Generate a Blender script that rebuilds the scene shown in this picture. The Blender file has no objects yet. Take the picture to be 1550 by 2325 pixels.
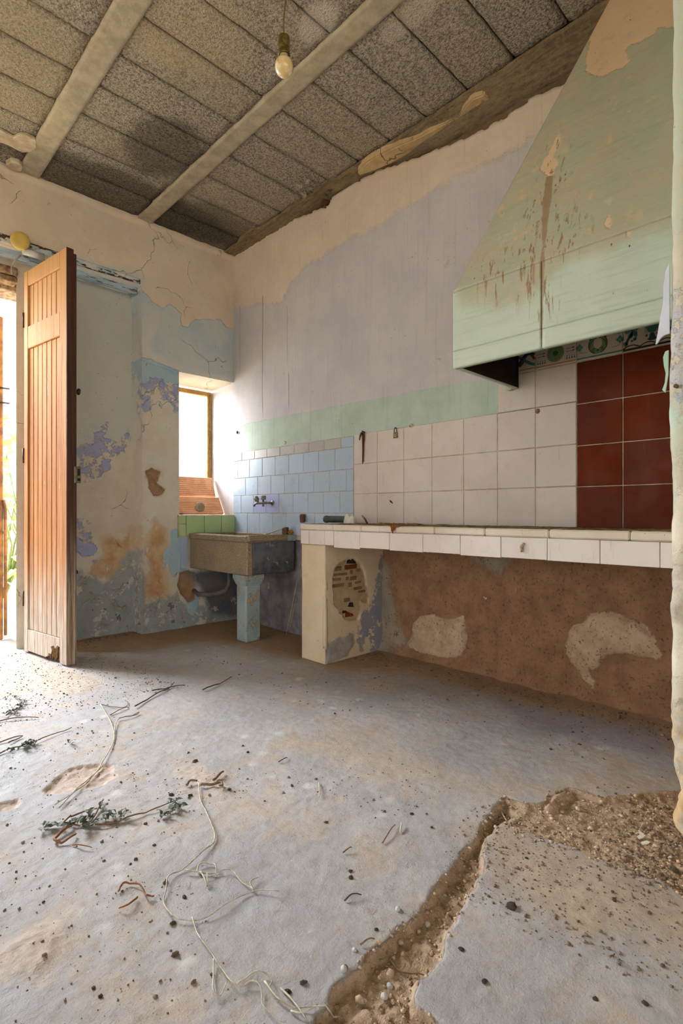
import bpy, bmesh, math, random
import numpy as np
from mathutils import Vector, Matrix, Euler

random.seed(7)
rng = np.random.default_rng(11)
SC = bpy.context.scene
COL = SC.collection

# ------------------------------------------------------------------ camera, light, exposure
F_PX, CX, CY, CAM_H = 1200.0, 775.0, 1166.0, 0.92
YAW = math.atan2(1175, 1200)
SA, CA = math.sin(YAW), math.cos(YAW)
cam = bpy.data.cameras.new('camera')
cam.sensor_fit = 'AUTO'; cam.sensor_width = 36.0
cam.lens = 36.0 * F_PX / 2325.0
cam.shift_y = (CY - 1162.5) / 2325.0
cam.clip_start = 0.02; cam.clip_end = 200
cam_o = bpy.data.objects.new('camera', cam); COL.objects.link(cam_o)
cam_o.location = (0, 0, CAM_H)
cam_o.rotation_euler = (math.pi / 2, 0, -YAW)
SC.camera = cam_o

world = bpy.data.worlds.new('sky'); SC.world = world
world.use_nodes = True
bg = world.node_tree.nodes['Background']
bg.inputs['Color'].default_value = (0.90, 0.95, 1.0, 1)
bg.inputs['Strength'].default_value = 1.2

sun = bpy.data.lights.new('sun', 'SUN'); sun.energy = 5.0; sun.angle = 0.02; sun.color = (1, .95, .86)
sun_o = bpy.data.objects.new('sun', sun); COL.objects.link(sun_o)
sun_o.rotation_euler = (math.radians(6), math.radians(38), 0)

def area(name, loc, rot, sx, sy, watts, col):
    l = bpy.data.lights.new(name, 'AREA'); l.shape = 'RECTANGLE'; l.size = sx; l.size_y = sy; l.energy = watts; l.color = col
    o = bpy.data.objects.new(name, l); COL.objects.link(o); o.location = loc; o.rotation_euler = rot; return o
# bright open sky in front of the doorway and of the window (lamps face -Y, tipped down into the room)
area('doorway_daylight', (-.1, 6.8, 2.9), (math.radians(-66), 0, 0), 2.2, 2.4, 430, (.86, .92, 1.0))
area('window_daylight', (2.2, 4.95, 2.1), (math.radians(-68), 0, math.radians(8)), 1.0, 1.3, 28, (.92, .96, 1.0))

SC.view_settings.view_transform = 'Standard'
SC.view_settings.look = 'None'
SC.view_settings.gamma = 1.0
SC.view_settings.exposure = 1.22
SC.view_settings.use_curve_mapping = False
SC.cycles.use_denoising = True
SC.cycles.use_adaptive_sampling = True
SC.cycles.adaptive_threshold = .10
SC.cycles.adaptive_min_samples = 12
SC.cycles.max_bounces = 6
SC.cycles.diffuse_bounces = 4
SC.cycles.glossy_bounces = 2
SC.cycles.caustics_reflective = False
SC.cycles.caustics_refractive = False

# ------------------------------------------------------------------ measuring: photo pixel -> point of a plane
def ray(px, py):
    r = (px - CX) / F_PX; u = (CY - py) / F_PX
    return (r * CA + SA, -r * SA + CA, u)
def onX(px, py, X):
    d = ray(px, py); t = X / d[0]; return (X, d[1] * t, CAM_H + d[2] * t)
def onY(px, py, Y):
    d = ray(px, py); t = Y / d[1]; return (d[0] * t, Y, CAM_H + d[2] * t)
def onZ(px, py, Z=0.0):
    d = ray(px, py); t = (Z - CAM_H) / d[2]; return (d[0] * t, d[1] * t, Z)

XW, YW, ZC = 2.56, 3.96, 3.17          # tiled wall, door wall, ceiling

# ------------------------------------------------------------------ shader helper
def lin(h):
    if isinstance(h, str):
        c = [int(h[i:i + 2], 16) / 255 for i in (0, 2, 4)]
    else:
        c = [v / 255 for v in h]
    return tuple((v / 12.92 if v <= .04045 else ((v + .055) / 1.055) ** 2.4) for v in c) + (1.0,)

class NT:
    def __init__(s, name, rough=.85, spec=.3):
        s.mat = bpy.data.materials.new(name); s.mat.use_nodes = True
        s.t = s.mat.node_tree; s.N = s.t.nodes; s.L = s.t.links
        s.p = s.N['Principled BSDF']
        s.p.inputs['Roughness'].default_value = rough
        s.p.inputs['Specular IOR Level'].default_value = spec
        g = s.N.new('ShaderNodeNewGeometry'); s.pos = g.outputs['Position']
        s._obj = None
    def obj(s):
        if s._obj is None: s._obj = s.N.new('ShaderNodeTexCoord').outputs['Object']
        return s._obj
    def set(s, sock, v):
        if isinstance(v, bpy.types.NodeSocket): s.L.new(v, sock)
        else: sock.default_value = v
    def scalevec(s, sc, vec=None):
        n = s.N.new('ShaderNodeVectorMath'); n.operation = 'MULTIPLY'
        s.L.new(vec or s.pos, n.inputs[0]); n.inputs[1].default_value = sc; return n.outputs[0]
    def noise(s, scale, detail=4, rough=.6, vec=None, dist=0.0):
        n = s.N.new('ShaderNodeTexNoise'); s.L.new(vec or s.pos, n.inputs['Vector'])
        n.inputs['Scale'].default_value = scale; n.inputs['Detail'].default_value = detail
        n.inputs['Roughness'].default_value = rough; n.inputs['Distortion'].default_value = dist
        return n.outputs['Fac']
    def vor(s, scale, feature='F1', vec=None, out='Distance', rnd=1.0):
        n = s.N.new('ShaderNodeTexVoronoi'); s.L.new(vec or s.pos, n.inputs['Vector'])
        n.feature = feature; n.inputs['Scale'].default_value = scale; n.inputs['Randomness'].default_value = rnd
        return n.outputs[out]
    def m(s, op, a, b=0.0, clamp=False):
        n = s.N.new('ShaderNodeMath'); n.operation = op; n.use_clamp = clamp
        s.set(n.inputs[0], a); s.set(n.inputs[1], b); return n.outputs[0]
    def ss(s, x, lo, hi, a=0.0, b=1.0):
        n = s.N.new('ShaderNodeMapRange'); n.interpolation_type = 'SMOOTHSTEP'
        s.set(n.inputs['Value'], x)
        n.inputs['From Min'].default_value = lo; n.inputs['From Max'].default_value = hi
        n.inputs['To Min'].default_value = a; n.inputs['To Max'].default_value = b
        return n.outputs['Result']
    def mix(s, f, a, b, blend='MIX'):
        n = s.N.new('ShaderNodeMix'); n.data_type = 'RGBA'; n.blend_type = blend
        s.set(n.inputs[0], f)
        for k, v in ((6, a), (7, b)):
            if isinstance(v, (str, tuple)) and not isinstance(v, bpy.types.NodeSocket): v = lin(v) if isinstance(v, str) else v
            s.set(n.inputs[k], v)
        return n.outputs[2]
    def attr(s, name):
        n = s.N.new('ShaderNodeAttribute'); n.attribute_name = name; return n.outputs['Fac']
    def rnd(s):
        return s.N.new('ShaderNodeObjectInfo').outputs['Random']
    def sep(s, vec=None):
        n = s.N.new('ShaderNodeSeparateXYZ'); s.L.new(vec or s.pos, n.inputs[0]); return n.outputs
    def bump(s, h, dist=.01, strength=1.0):
        n = s.N.new('ShaderNodeBump'); s.set(n.inputs['Height'], h)
        n.inputs['Distance'].default_value = dist; n.inputs['Strength'].default_value = strength
        s.L.new(n.outputs[0], s.p.inputs['Normal'])
    def color(s, c):
        s.set(s.p.inputs['Base Color'], lin(c) if isinstance(c, str) else c)
    def rough(s, v): s.set(s.p.inputs['Roughness'], v)

def paint(name, base, layers, specks=True, streak=0.0, rough=.85, bumpamp=.004, chips=None, cracks=0.0, drips=()):
    """base = (colA, colB, mottle scale); layers = (attr, colA, colB, scale, edge noise m, softness m, height)"""
    t = NT(name, rough)
    n1 = t.noise(9, 7, .65); n2 = t.noise(55, 4, .6)
    warp = t.m('ADD', t.m('MULTIPLY', t.m('SUBTRACT', n1, .5), 2.0), t.m('MULTIPLY', t.m('SUBTRACT', n2, .5), .5))
    c = t.mix(t.ss(t.noise(base[2], 6, .65), .3, .7), base[0], base[1])
    h = t.m('MULTIPLY', t.noise(14, 6, .6), .35)
    h = t.m('ADD', h, t.m('MULTIPLY', t.noise(160, 3, .6), .10))
    for lay_ in layers:
        (a, ca, cb, sc, amp, soft, hh) = lay_[:7]
        d = t.m('ADD', t.attr(a), t.m('MULTIPLY', warp, amp))
        mk = t.ss(d, -soft, soft)
        if len(lay_) > 7:                                      # the coat itself is flaked to pieces
            bs, lo = lay_[7]; mk = t.m('MULTIPLY', mk, t.ss(t.noise(bs, 7, .7), lo, lo + .03))
        lc = t.mix(t.ss(t.noise(sc, 6, .65), .32, .68), ca, cb)
        c = t.mix(mk, c, lc)
        if hh: h = t.m('ADD', h, t.m('MULTIPLY', mk, hh))
    if chips:
        for sc_, th, col, hh, *at_ in chips:
            mk = t.ss(t.noise(sc_, 7, .7), th, th + .012)
            if at_: mk = t.m('MULTIPLY', mk, t.ss(t.attr(at_[0]), -.005, .02))
            c = t.mix(t.m('MULTIPLY', mk, .85), c, col); h = t.m('ADD', h, t.m('MULTIPLY', mk, hh))
    if cracks:
        cv = t.N.new('ShaderNodeVectorMath'); cv.operation = 'ADD'; t.L.new(t.pos, cv.inputs[0])
        cn = t.N.new('ShaderNodeTexNoise'); cn.inputs['Scale'].default_value = 5; cn.inputs['Detail'].default_value = 5; t.L.new(t.pos, cn.inputs['Vector'])
        cs = t.N.new('ShaderNodeVectorMath'); cs.operation = 'SCALE'; cs.inputs['Scale'].default_value = .25; t.L.new(cn.outputs['Color'], cs.inputs[0]); t.L.new(cs.outputs[0], cv.inputs[1])
        e = t.vor(2.1, 'DISTANCE_TO_EDGE', cv.outputs[0]); mk = t.m('MULTIPLY', t.ss(e, .001, .006, 1, 0), t.ss(t.noise(1.7, 3), .53, .60))
        c = t.mix(t.m('MULTIPLY', mk, cracks), c, '6e5f4e'); h = t.m('SUBTRACT', h, t.m('MULTIPLY', mk, .6))
    if drips:
        S = t.sep()
        for (ax, y0, z0, z1, w) in drips:
            off = t.m('ABSOLUTE', t.m('SUBTRACT', t.m('ADD', S[ax], t.m('MULTIPLY', t.noise(6, 3), .012)), y0 + .006))
            mk = t.m('MULTIPLY', t.ss(off, w * .5, w, 1, 0), t.m('MULTIPLY', t.ss(S[2], z0, z0 + .12), t.ss(S[2], z1 - .03, z1, 1, 0)))
            c = t.mix(t.m('MULTIPLY', mk, .75), c, '80704f')
    if streak:
        st = t.noise(1.0, 5, .6, t.scalevec((70, 70, 2.2)))
        c = t.mix(t.ss(st, .52, .75, 0, streak), c, '8d8478', 'MULTIPLY')
    if specks:
        v = t.vor(24); sp = t.m('MULTIPLY', t.ss(v, .05, .09, 1, 0), t.ss(t.noise(2.3, 3), .5, .6))
        c = t.mix(t.m('MULTIPLY', sp, .75), c, '4a4034')
        v = t.vor(75); sp = t.m('MULTIPLY', t.ss(v, .06, .12, 1, 0), t.ss(t.noise(3.1, 3), .5, .62))
        c = t.mix(t.m('MULTIPLY', sp, .6), c, '5a4c3c')
    t.color(c); t.bump(h, bumpamp * 2, .8)
    return t.mat

# ------------------------------------------------------------------ mesh helpers
def mesh_np(name, verts, quads, mats=None, smooth=False, attrs=None, tris=None):
    me = bpy.data.meshes.new(name)
    V = np.asarray(verts, np.float32).reshape(-1, 3)
    Q = np.asarray(quads, np.int32).reshape(-1, 4)
    me.vertices.add(len(V)); me.vertices.foreach_set('co', V.ravel())
    me.loops.add(Q.size); me.loops.foreach_set('vertex_index', Q.ravel())
    me.polygons.add(len(Q))
    me.polygons.foreach_set('loop_start', np.arange(len(Q), dtype=np.int32) * 4)
    me.polygons.foreach_set('loop_total', np.full(len(Q), 4, np.int32))
    me.update(calc_edges=True)
    if smooth: me.polygons.foreach_set('use_smooth', np.ones(len(Q), bool))
    for k, a in (attrs or {}).items():
        at = me.attributes.new(k, 'FLOAT', 'POINT'); at.data.foreach_set('value', np.asarray(a, np.float32))
    me.validate()
    return me

def link(name, me, mat=None, parent=None):
    o = bpy.data.objects.new(name, me); COL.objects.link(o)
    if mat is not None and not me.materials: me.materials.append(mat)
    if parent is not None: o.parent = parent
    return o

class MB:
    """a small mesh builder; everything put in becomes ONE mesh object"""
    def __init__(s): s.bm = bmesh.new()
    def _x(s, vs, M):
        if M is not None: bmesh.ops.transform(s.bm, matrix=M, verts=vs)
    def box(s, lo, hi, M=None, bev=0.0, jit=0.0):
        c = [(a + b) / 2 for a, b in zip(lo, hi)]; d = [abs(b - a) for a, b in zip(lo, hi)]
        r = bmesh.ops.create_cube(s.bm, size=1.0, matrix=Matrix.Translation(c) @ Matrix.Diagonal((*d, 1)))
        vs = r['verts']
        if jit:
            for v in vs: v.co += Vector([random.uniform(-jit, jit) for _ in range(3)])
        if bev:
            es = list({e for v in vs for e in v.link_edges})
            b = bmesh.ops.bevel(s.bm, geom=es, offset=bev, segments=1, affect='EDGES', profile=.5)
            vs = list({v for f in b['faces'] for v in f.verts} | {v for v in vs if v.is_valid})
        s._x(vs, M); return s
    def tube(s, pts, rad, seg=8, cap=True):
        pts = [Vector(p) for p in pts]; n = len(pts)
        if not hasattr(rad, '__len__'): rad = [rad] * n
        rings = []
        up = Vector((0, 0, 1))
        prev = None
        for i, p in enumerate(pts):
            d = (pts[min(i + 1, n - 1)] - pts[max(i - 1, 0)]).normalized()
            a = prev if prev is not None else (up if abs(d.dot(up)) < .9 else Vector((1, 0, 0)))
            x = (a - d * a.dot(d)).normalized(); y = d.cross(x); prev = x
            rings.append([s.bm.verts.new(p + (x * math.cos(k * 2 * math.pi / seg) + y * math.sin(k * 2 * math.pi / seg)) * rad[i]) for k in range(seg)])
        for a, b in zip(rings, rings[1:]):
            for k in range(seg):
                f = s.bm.faces.new((a[k], a[(k + 1) % seg], b[(k + 1) % seg], b[k])); f.smooth = True
        if cap:
            s.bm.faces.new(rings[0][::-1]); s.bm.faces.new(rings[-1])
        return s
    def lathe(s, prof, seg=24, M=None, cap=True):
        """prof = [(radius, z)...] about local Z"""
        rings = [[s.bm.verts.new((r * math.cos(k * 2 * math.pi / seg), r * math.sin(k * 2 * math.pi / seg), z)) for k in range(seg)] for r, z in prof]
        vs = [v for r in rings for v in r]
        for a, b in zip(rings, rings[1:]):
            for k in range(seg):
                f = s.bm.faces.new((a[k], a[(k + 1) % seg], b[(k + 1) % seg], b[k])); f.smooth = True
        if cap:
            s.bm.faces.new(rings[0][::-1]); s.bm.faces.new(rings[-1])
        s._x(vs, M); return s
    def prism(s, poly, thick, M=None):
        """poly in local XY, extruded to +Z by thick"""
        a = [s.bm.verts.new((x, y, 0)) for x, y in poly]; b = [s.bm.verts.new((x, y, thick)) for x, y in poly]
        n = len(poly)
        s.bm.faces.new(a[::-1]); s.bm.faces.new(b)
        for k in range(n): s.bm.faces.new((a[k], a[(k + 1) % n], b[(k + 1) % n], b[k]))
        s._x(a + b, M); return s
    def rock(s, c, r, sub=1, flat=.7, jit=.25, M=None):
        q = bmesh.ops.create_icosphere(s.bm, subdivisions=sub, radius=1.0)
        sx, sy, sz = r * random.uniform(.8, 1.2), r * random.uniform(.7, 1.1), r * flat
        R3 = Euler((random.uniform(-.3, .3), random.uniform(-.3, .3), random.uniform(0, 6.3))).to_matrix()
        for v in q['verts']:
            k = 1 + random.uniform(-jit, jit)
            v.co = R3 @ Vector((v.co.x * sx * k, v.co.y * sy * k, v.co.z * sz * k)) + Vector(c)
        s._x(q['verts'], M); return s
    def mesh(s, name, mat=None):
        bmesh.ops.recalc_face_normals(s.bm, faces=s.bm.faces)
        me = bpy.data.meshes.new(name); s.bm.to_mesh(me); s.bm.free()
        if mat: me.materials.append(mat)
        return me
    def build(s, name, mat, parent=None):
        return link(name, s.mesh(name, mat), None, parent)

def thing(name, label, cat, loc=(0, 0, 0), rot=(0, 0, 0), group=None):
    o = bpy.data.objects.new(name, None); COL.objects.link(o)
    o.empty_display_size = .05
    o.location = loc; o.rotation_euler = rot
    return tag(o, label, cat, group)
def tag(o, label, cat, group=None, kind=None):
    o['label'] = label; o['category'] = cat
    if group: o['group'] = group
    if kind: o['kind'] = kind
    return o
def struct(o, label=None):
    o['kind'] = 'structure'
    if label: o['label'] = label
    return o

def sdf(P, poly):
    """signed distance (inside positive) of points to a polygon"""
    poly = np.asarray(poly, float); P = np.asarray(P, float)
    d = np.full(len(P), 1e9); inside = np.zeros(len(P), bool)
    n = len(poly)
    for i in range(n):
        a, b = poly[i], poly[(i + 1) % n]
        e = b - a; w = P - a
        t = np.clip((w @ e) / max(e @ e, 1e-12), 0, 1)
        q = w - t[:, None] * e
        d = np.minimum(d, (q * q).sum(1))
        c = (a[1] > P[:, 1]) != (b[1] > P[:, 1])
        with np.errstate(divide='ignore', invalid='ignore'):
            xs = (b[0] - a[0]) * (P[:, 1] - a[1]) / (b[1] - a[1]) + a[0]
        inside ^= c & (P[:, 0] < xs)
    d = np.sqrt(d)
    return np.where(inside, d, -d)
def union(P, polys):
    r = np.full(len(P), -.5)
    for p in polys: r = np.maximum(r, sdf(P, p))
    return np.clip(r, -.5, .5)

def vnoise(P, scale, seed=0, octaves=3):
    """cheap smooth value noise on 2-D points, about -1..1"""
    out = np.zeros(len(P)); amp = 1.0; tot = 0
    for o in range(octaves):
        q = P * scale * (2 ** o) + seed * 17.3 + o * 5.1
        i = np.floor(q).astype(np.int64); f = q - i; f = f * f * (3 - 2 * f)
        def hsh(ix, iy):
            h = (ix * 374761393 + iy * 668265263 + seed * 974711) & 0x7fffffff
            h = ((h ^ (h >> 13)) * 1274126177) & 0x7fffffff
            return ((h ^ (h >> 16)) & 0xffff) / 32767.5 - 1
        v = (hsh(i[:, 0], i[:, 1]) * (1 - f[:, 0]) + hsh(i[:, 0] + 1, i[:, 1]) * f[:, 0]) * (1 - f[:, 1]) + \
            (hsh(i[:, 0], i[:, 1] + 1) * (1 - f[:, 0]) + hsh(i[:, 0] + 1, i[:, 1] + 1) * f[:, 0]) * f[:, 1]
        out += v * amp; tot += amp; amp *= .5
    return out / tot
def sst(x, a, b):
    t = np.clip((x - a) / (b - a), 0, 1); return t * t * (3 - 2 * t)

def grid_quads(nu, nv, keep=None):
    i, j = np.meshgrid(np.arange(nu - 1), np.arange(nv - 1), indexing='ij')
    a = (i * nv + j).ravel()
    q = np.stack([a, a + nv, a + nv + 1, a + 1], 1)
    return q if keep is None else q[keep(i, j).ravel()]

def patch(p00, p10, p11, p01, nu, nv, disp=None):
    """bilinear grid; returns verts, quads, uv(0..1)"""
    u, v = np.meshgrid(np.linspace(0, 1, nu), np.linspace(0, 1, nv), indexing='ij')
    u = u.ravel()[:, None]; v = v.ravel()[:, None]
    p00, p10, p11, p01 = map(np.array, (p00, p10, p11, p01))
    V = p00 * (1 - u) * (1 - v) + p10 * u * (1 - v) + p11 * u * v + p01 * (1 - u) * v
    return V, grid_quads(nu, nv), np.concatenate([u, v], 1)

def slab(p00, p10, p11, p01, nu, nv, thick, fn=None):
    """closed slab: fine front grid (normal n) and a back; returns verts, quads, number of front verts"""
    V, Q, uv = patch(p00, p10, p11, p01, nu, nv)
    n = np.cross(np.array(p10) - np.array(p00), np.array(p01) - np.array(p00)); n = n / np.linalg.norm(n)
    Bk = V - n * thick
    if fn is not None: V = V + n * fn(uv, V)[:, None]
    N = len(V)
    Qb = Q[:, ::-1] + N
    e = []
    idx = np.arange(N).reshape(nu, nv)
    for line in (idx[:, 0], idx[-1, :], idx[::-1, -1], idx[0, ::-1]):
        for a, b in zip(line, line[1:]): e.append((b, a, a + N, b + N))
    return np.concatenate([V, Bk]), np.concatenate([Q, Qb, np.array(e)]), N

exec_later = []

# ================================================================== LARGE STRUCTURE
def W(*pts, X=XW): return [onX(x, y, X)[1:] for x, y in pts]
def B(*pts, Y=YW): return [(lambda p: (p[0], p[2]))(onY(x, y, Y)) for x, y in pts]
def G(*pts): return [onZ(x, y)[:2] for x, y in pts]

# ---------------- right wall (counter wall): masonry, plaster coat, paints
ys = np.concatenate([np.linspace(-3.2, .3, 30), np.arange(.32, 4.36, .014)])
zs = np.concatenate([np.arange(-.04, 3.24, .014)])
Yg, Zg = np.meshgrid(ys, zs, indexing='ij'); P = np.stack([Yg.ravel(), Zg.ravel()], 1)
peach_line = W((505, 690), (545, 700), (590, 690), (640, 690), (660, 640), (690, 605), (735, 580), (790, 545), (870, 510), (900, 480), (960, 450), (1040, 400), (1110, 372), (1180, 338), (1240, 285))
peach = [(4.6, peach_line[0][1])] + peach_line + [(.9, 2.72), (-3.3, 2.72), (-3.3, 4), (4.6, 4)]
top_edge = W((500, 572), (560, 545), (620, 520), (680, 490), (738, 470), (755, 447), (800, 418), (848, 389), (900, 372), (960, 352), (1051, 314), (1120, 280), (1215, 213), (1240, 205), (1295, 183))
bare_top = [(4.6, 3.15)] + top_edge + [(.5, 3.0), (-3.3, 3.0), (-3.3, 4), (4.6, 4)]
mint = W((528, 985), (560, 962), (657, 943), (735, 927), (880, 901), (960, 884), (1060, 866), (1180, 860), (1180, 885), (1132, 890), (1130, 949), (985, 965), (880, 982), (800, 990), (700, 1003), (600, 1020), (533, 1033))
under = [(2.58, .80), (2.58, -.2), (-3.3, -.2), (-3.3, .80)]
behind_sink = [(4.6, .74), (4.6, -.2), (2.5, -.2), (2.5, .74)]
lump1 = W((935, 1440), (940, 1412), (955, 1400), (985, 1397), (1000, 1402), (1030, 1402), (1050, 1398), (1058, 1420), (1060, 1470), (1050, 1490), (1020, 1495), (960, 1480), (925, 1462), X=2.70)
lump2 = W((1285, 1455), (1290, 1435), (1300, 1425), (1325, 1415), (1335, 1395), (1360, 1391), (1402, 1393), (1430, 1405), (1455, 1412), (1480, 1440), (1500, 1480), (1505, 1492), (1490, 1500), (1440, 1488), (1410, 1478), (1375, 1480), (1362, 1495), (1355, 1515), (1335, 1525), (1350, 1545), (1345, 1562), (1325, 1545), (1300, 1510), (1287, 1480), X=2.70)
greypatch = W((1072, 1264), (1150, 1268), (1148, 1285), (1135, 1295), (1110, 1280), X=2.70)
side_grey = W((866, 1270), (885, 1300), (890, 1360), (905, 1420), (925, 1470), (862, 1480), (860, 1280), X=2.70)
A = {'peach': union(P, [peach]), 'bare': union(P, [bare_top]), 'mint': union(P, [mint]), 'under': union(P, [under]),
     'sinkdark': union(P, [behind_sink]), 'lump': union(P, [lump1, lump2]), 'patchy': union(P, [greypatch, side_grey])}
rough_n = vnoise(P, 3.0, 1, 4); fine_n = vnoise(P, 26, 2, 3)
X = XW + .006 * rough_n + .0015 * fine_n
tiled = (P[:, 1] > .68) & (P[:, 1] < 1.72) & (P[:, 0] < 4.0)
X = np.where(tiled, np.maximum(X, XW + .001), X)
inn = sst(A['under'], -.004, .010)
X = X + inn * (.14 + .012 * vnoise(P, 7, 5, 4) + .007 * fine_n)
X -= inn * sst(A['lump'] + .012 * vnoise(P, 22, 9, 3), 0, .016) * (.016 + .016 * vnoise(P, 14, 6, 3) + .014 * np.abs(vnoise(np.stack([P[:, 0] * 1.5 + P[:, 1], P[:, 1] * 3 - P[:, 0]], 1), 18, 8, 2)))
X -= inn * .05 * sst(-P[:, 1] - .006 * rough_n, -.12, .02) * (.7 + .5 * vnoise(P, 11, 10, 3))
X += (1 - inn) * sst(A['sinkdark'], 0, .02) * (.02 + .018 * vnoise(P, 8, 12, 4))
ragged = A['bare'] + .018 * vnoise(P, 18, 3, 4)
A['bare'] = ragged
X += sst(ragged, -.002, .012) * (.05 + .01 * fine_n)
V = np.stack([X, P[:, 0], P[:, 1]], 1)
wr = mesh_np('wall_right', V, grid_quads(len(ys), len(zs)), smooth=True, attrs=A)
M_wallR = paint('right_wall_paint', ('cfc8c6', 'c2bcc0', 3.0), [
    ('mint', 'bfcbbf', 'b0bfb0', 6, .012, .004, .25),
    ('peach', 'e0cfbc', 'd6c3ae', 2.5, .06, .022, .5),
    ('bare', '85715a', '6f5c47', 14, .01, .006, -.5),
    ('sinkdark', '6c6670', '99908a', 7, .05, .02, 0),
    ('under', '9a7456', '866247', 9, .0, .01, -.3),
    ('patchy', 'a3937c', '8f8373', 8, .10, .03, .4, (7, .40)),
    ('lump', 'c6aa8e', 'ad9073', 10, .035, .006, .6)], streak=.16, bumpamp=.004, chips=[(6.5, .665, 'd8c4ac', -.3), (13, .70, 'b3a9a0', -.3), (75, .60, '6a4e38', -.8, 'under'), (30, .70, '6b5038', -.6, 'under')], cracks=0,
    drips=[(1, W((596, 700))[0][0], W((600, 960))[0][1], W((596, 668))[0][1], .006), (1, W((655, 900))[0][0], W((656, 945))[0][1], W((653, 842))[0][1], .005), (1, W((652, 760))[0][0], W((652, 840))[0][1], W((652, 690))[0][1], .003), (1, W((545, 760))[0][0], W((545, 860))[0][1], W((545, 690))[0][1], .003)])
wall_right = struct(link('wall_right', wr, M_wallR))

# ---------------- door wall: recess behind the leaf, window opening beside the corner
REC_X, REC_Z, REC_Y = 1.733, 2.655, 4.115
WX0, WX1, WZ0, WZ1 = 2.045, XW + .01, .905, 2.063
DX0, DX1, DZ1 = -.25, .935, 2.53
xs = np.unique(np.concatenate([np.linspace(-3.6, .5, 30), np.arange(.5, 2.66, .012), [WX0, REC_X - .004, REC_X + .012, DX1, DX0]]))
zs = np.unique(np.concatenate([np.arange(-.04, 3.24, .014), [WZ0, WZ1, DZ1, REC_Z, REC_Z + .01]]))
Xg, Zg = np.meshgrid(xs, zs, indexing='ij'); P = np.stack([Xg.ravel(), Zg.ravel()], 1)
nB = lambda *p: B(*p, Y=REC_Y)
sky1 = B((312, 655), (335, 668), (350, 690), (372, 700), (385, 690), (398, 700), (410, 712), (413, 738), (425, 742), (436, 728), (455, 725), (478, 725), (500, 728), (512, 742), (524, 746), (536, 748), (536, 880), (405, 850), (322, 816), (318, 700))
whiter = B((322, 720), (345, 705), (362, 712), (362, 740), (345, 775), (350, 800), (400, 822), (530, 862), (536, 880), (405, 850), (320, 816))
band = B((318, 813), (345, 818), (380, 832), (412, 846), (412, 878), (380, 872), (350, 868), (320, 872))
violet = B((322, 872), (350, 864), (380, 868), (412, 876), (412, 905), (408, 950), (395, 925), (380, 912), (372, 930), (362, 905), (358, 868), (352, 872), (348, 905), (338, 935), (323, 940))
vniche = nB((180, 1020), (195, 990), (210, 995), (225, 965), (238, 960), (242, 990), (255, 1000), (290, 985), (282, 1015), (268, 1040), (255, 1030), (250, 1065), (225, 1080), (205, 1105), (185, 1090))
vniche2 = nB((165, 1178), (190, 1178), (212, 1195), (208, 1215), (190, 1225), (222, 1245), (215, 1275), (190, 1268), (165, 1260))
lblue = B((388, 1205), (412, 1195), (420, 1300), (445, 1300), (452, 1360), (440, 1400), (425, 1390), (405, 1300), (395, 1310), (380, 1280), (372, 1290), (370, 1262), (385, 1245))
brownA = B((328, 1068), (345, 1063), (362, 1072), (358, 1095), (377, 1112), (368, 1122), (350, 1127), (338, 1110), (336, 1090))
brownN = nB((205, 1300), (215, 1275), (240, 1262), (230, 1225), (250, 1215), (275, 1225), (300, 1195), (300, 1240), (290, 1265), (280, 1300), (255, 1315), (225, 1312))
brownP = B((322, 1330), (340, 1290), (325, 1260), (350, 1180), (378, 1200), (384, 1250), (372, 1290), (380, 1330), (385, 1345), (370, 1362), (335, 1362))
oval = B((402, 1330), (408, 1300), (422, 1292), (438, 1300), (446, 1330), (440, 1360), (428, 1370), (412, 1352))
lowgrey = B((320, 1372), (345, 1362), (380, 1365), (400, 1350), (425, 1380), (470, 1380), (540, 1350), (700, 1350), (700, 1450), (300, 1450), (300, 1372))
lowniche = nB((165, 1300), (205, 1305), (230, 1325), (260, 1310), (290, 1260), (300, 1255), (310, 1350), (310, 1450), (165, 1480))
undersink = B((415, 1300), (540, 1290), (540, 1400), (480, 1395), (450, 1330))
palen = nB((160, 600), (310, 640), (310, 900), (300, 1000), (260, 1010), (225, 1000), (180, 1060), (160, 1060))
# the sky-blue paint on the flank of the recess
A = {'skyblue': union(P, [sky1]), 'whiter': union(P, [whiter]), 'band': union(P, [band, lblue]),
     'violet': union(P, [violet, vniche, vniche2]), 'brown': union(P, [brownA, brownN, brownP]), 'oval': union(P, [oval, brownA]),
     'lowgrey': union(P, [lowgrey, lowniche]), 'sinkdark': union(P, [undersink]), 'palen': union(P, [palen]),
     'cream': np.clip(2.42 + .03 * vnoise(P, 3, 33) - P[:, 1] - np.where(P[:, 0] > REC_X, .55, 0), -.5, .5)}
A['lowcream'] = union(P, [lowgrey, lowniche])
inrec = (P[:, 0] < REC_X) & (P[:, 1] < REC_Z)
Y = YW + .006 * vnoise(P, 3, 21, 4) + .002 * vnoise(P, 24, 22, 3)
Y = np.where(inrec, Y + (REC_Y - YW), Y)
Y += sst(A['oval'] + .01 * vnoise(P, 25, 24), 0, .015) * .02
Y += .02 * sst(A['lowgrey'], -.02, .06) * vnoise(P, 6, 25, 4)
Y += .012 * sst(A['brown'], -.02, .03) * (.6 + .4 * vnoise(P, 9, 27, 3))
Y -= .03 * sst(-P[:, 1], -.1, .0) * (.7 + .5 * vnoise(P, 9, 26, 3))
Y -= .018 * sst(P[:, 1] + .012 * vnoise(P, 16, 28, 3), 3.125, 3.15) * (.6 + .6 * np.abs(vnoise(P, 10, 29, 3)))
V = np.stack([P[:, 0], Y, P[:, 1]], 1)
xm, zm = (xs[:-1] + xs[1:]) / 2, (zs[:-1] + zs[1:]) / 2
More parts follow.
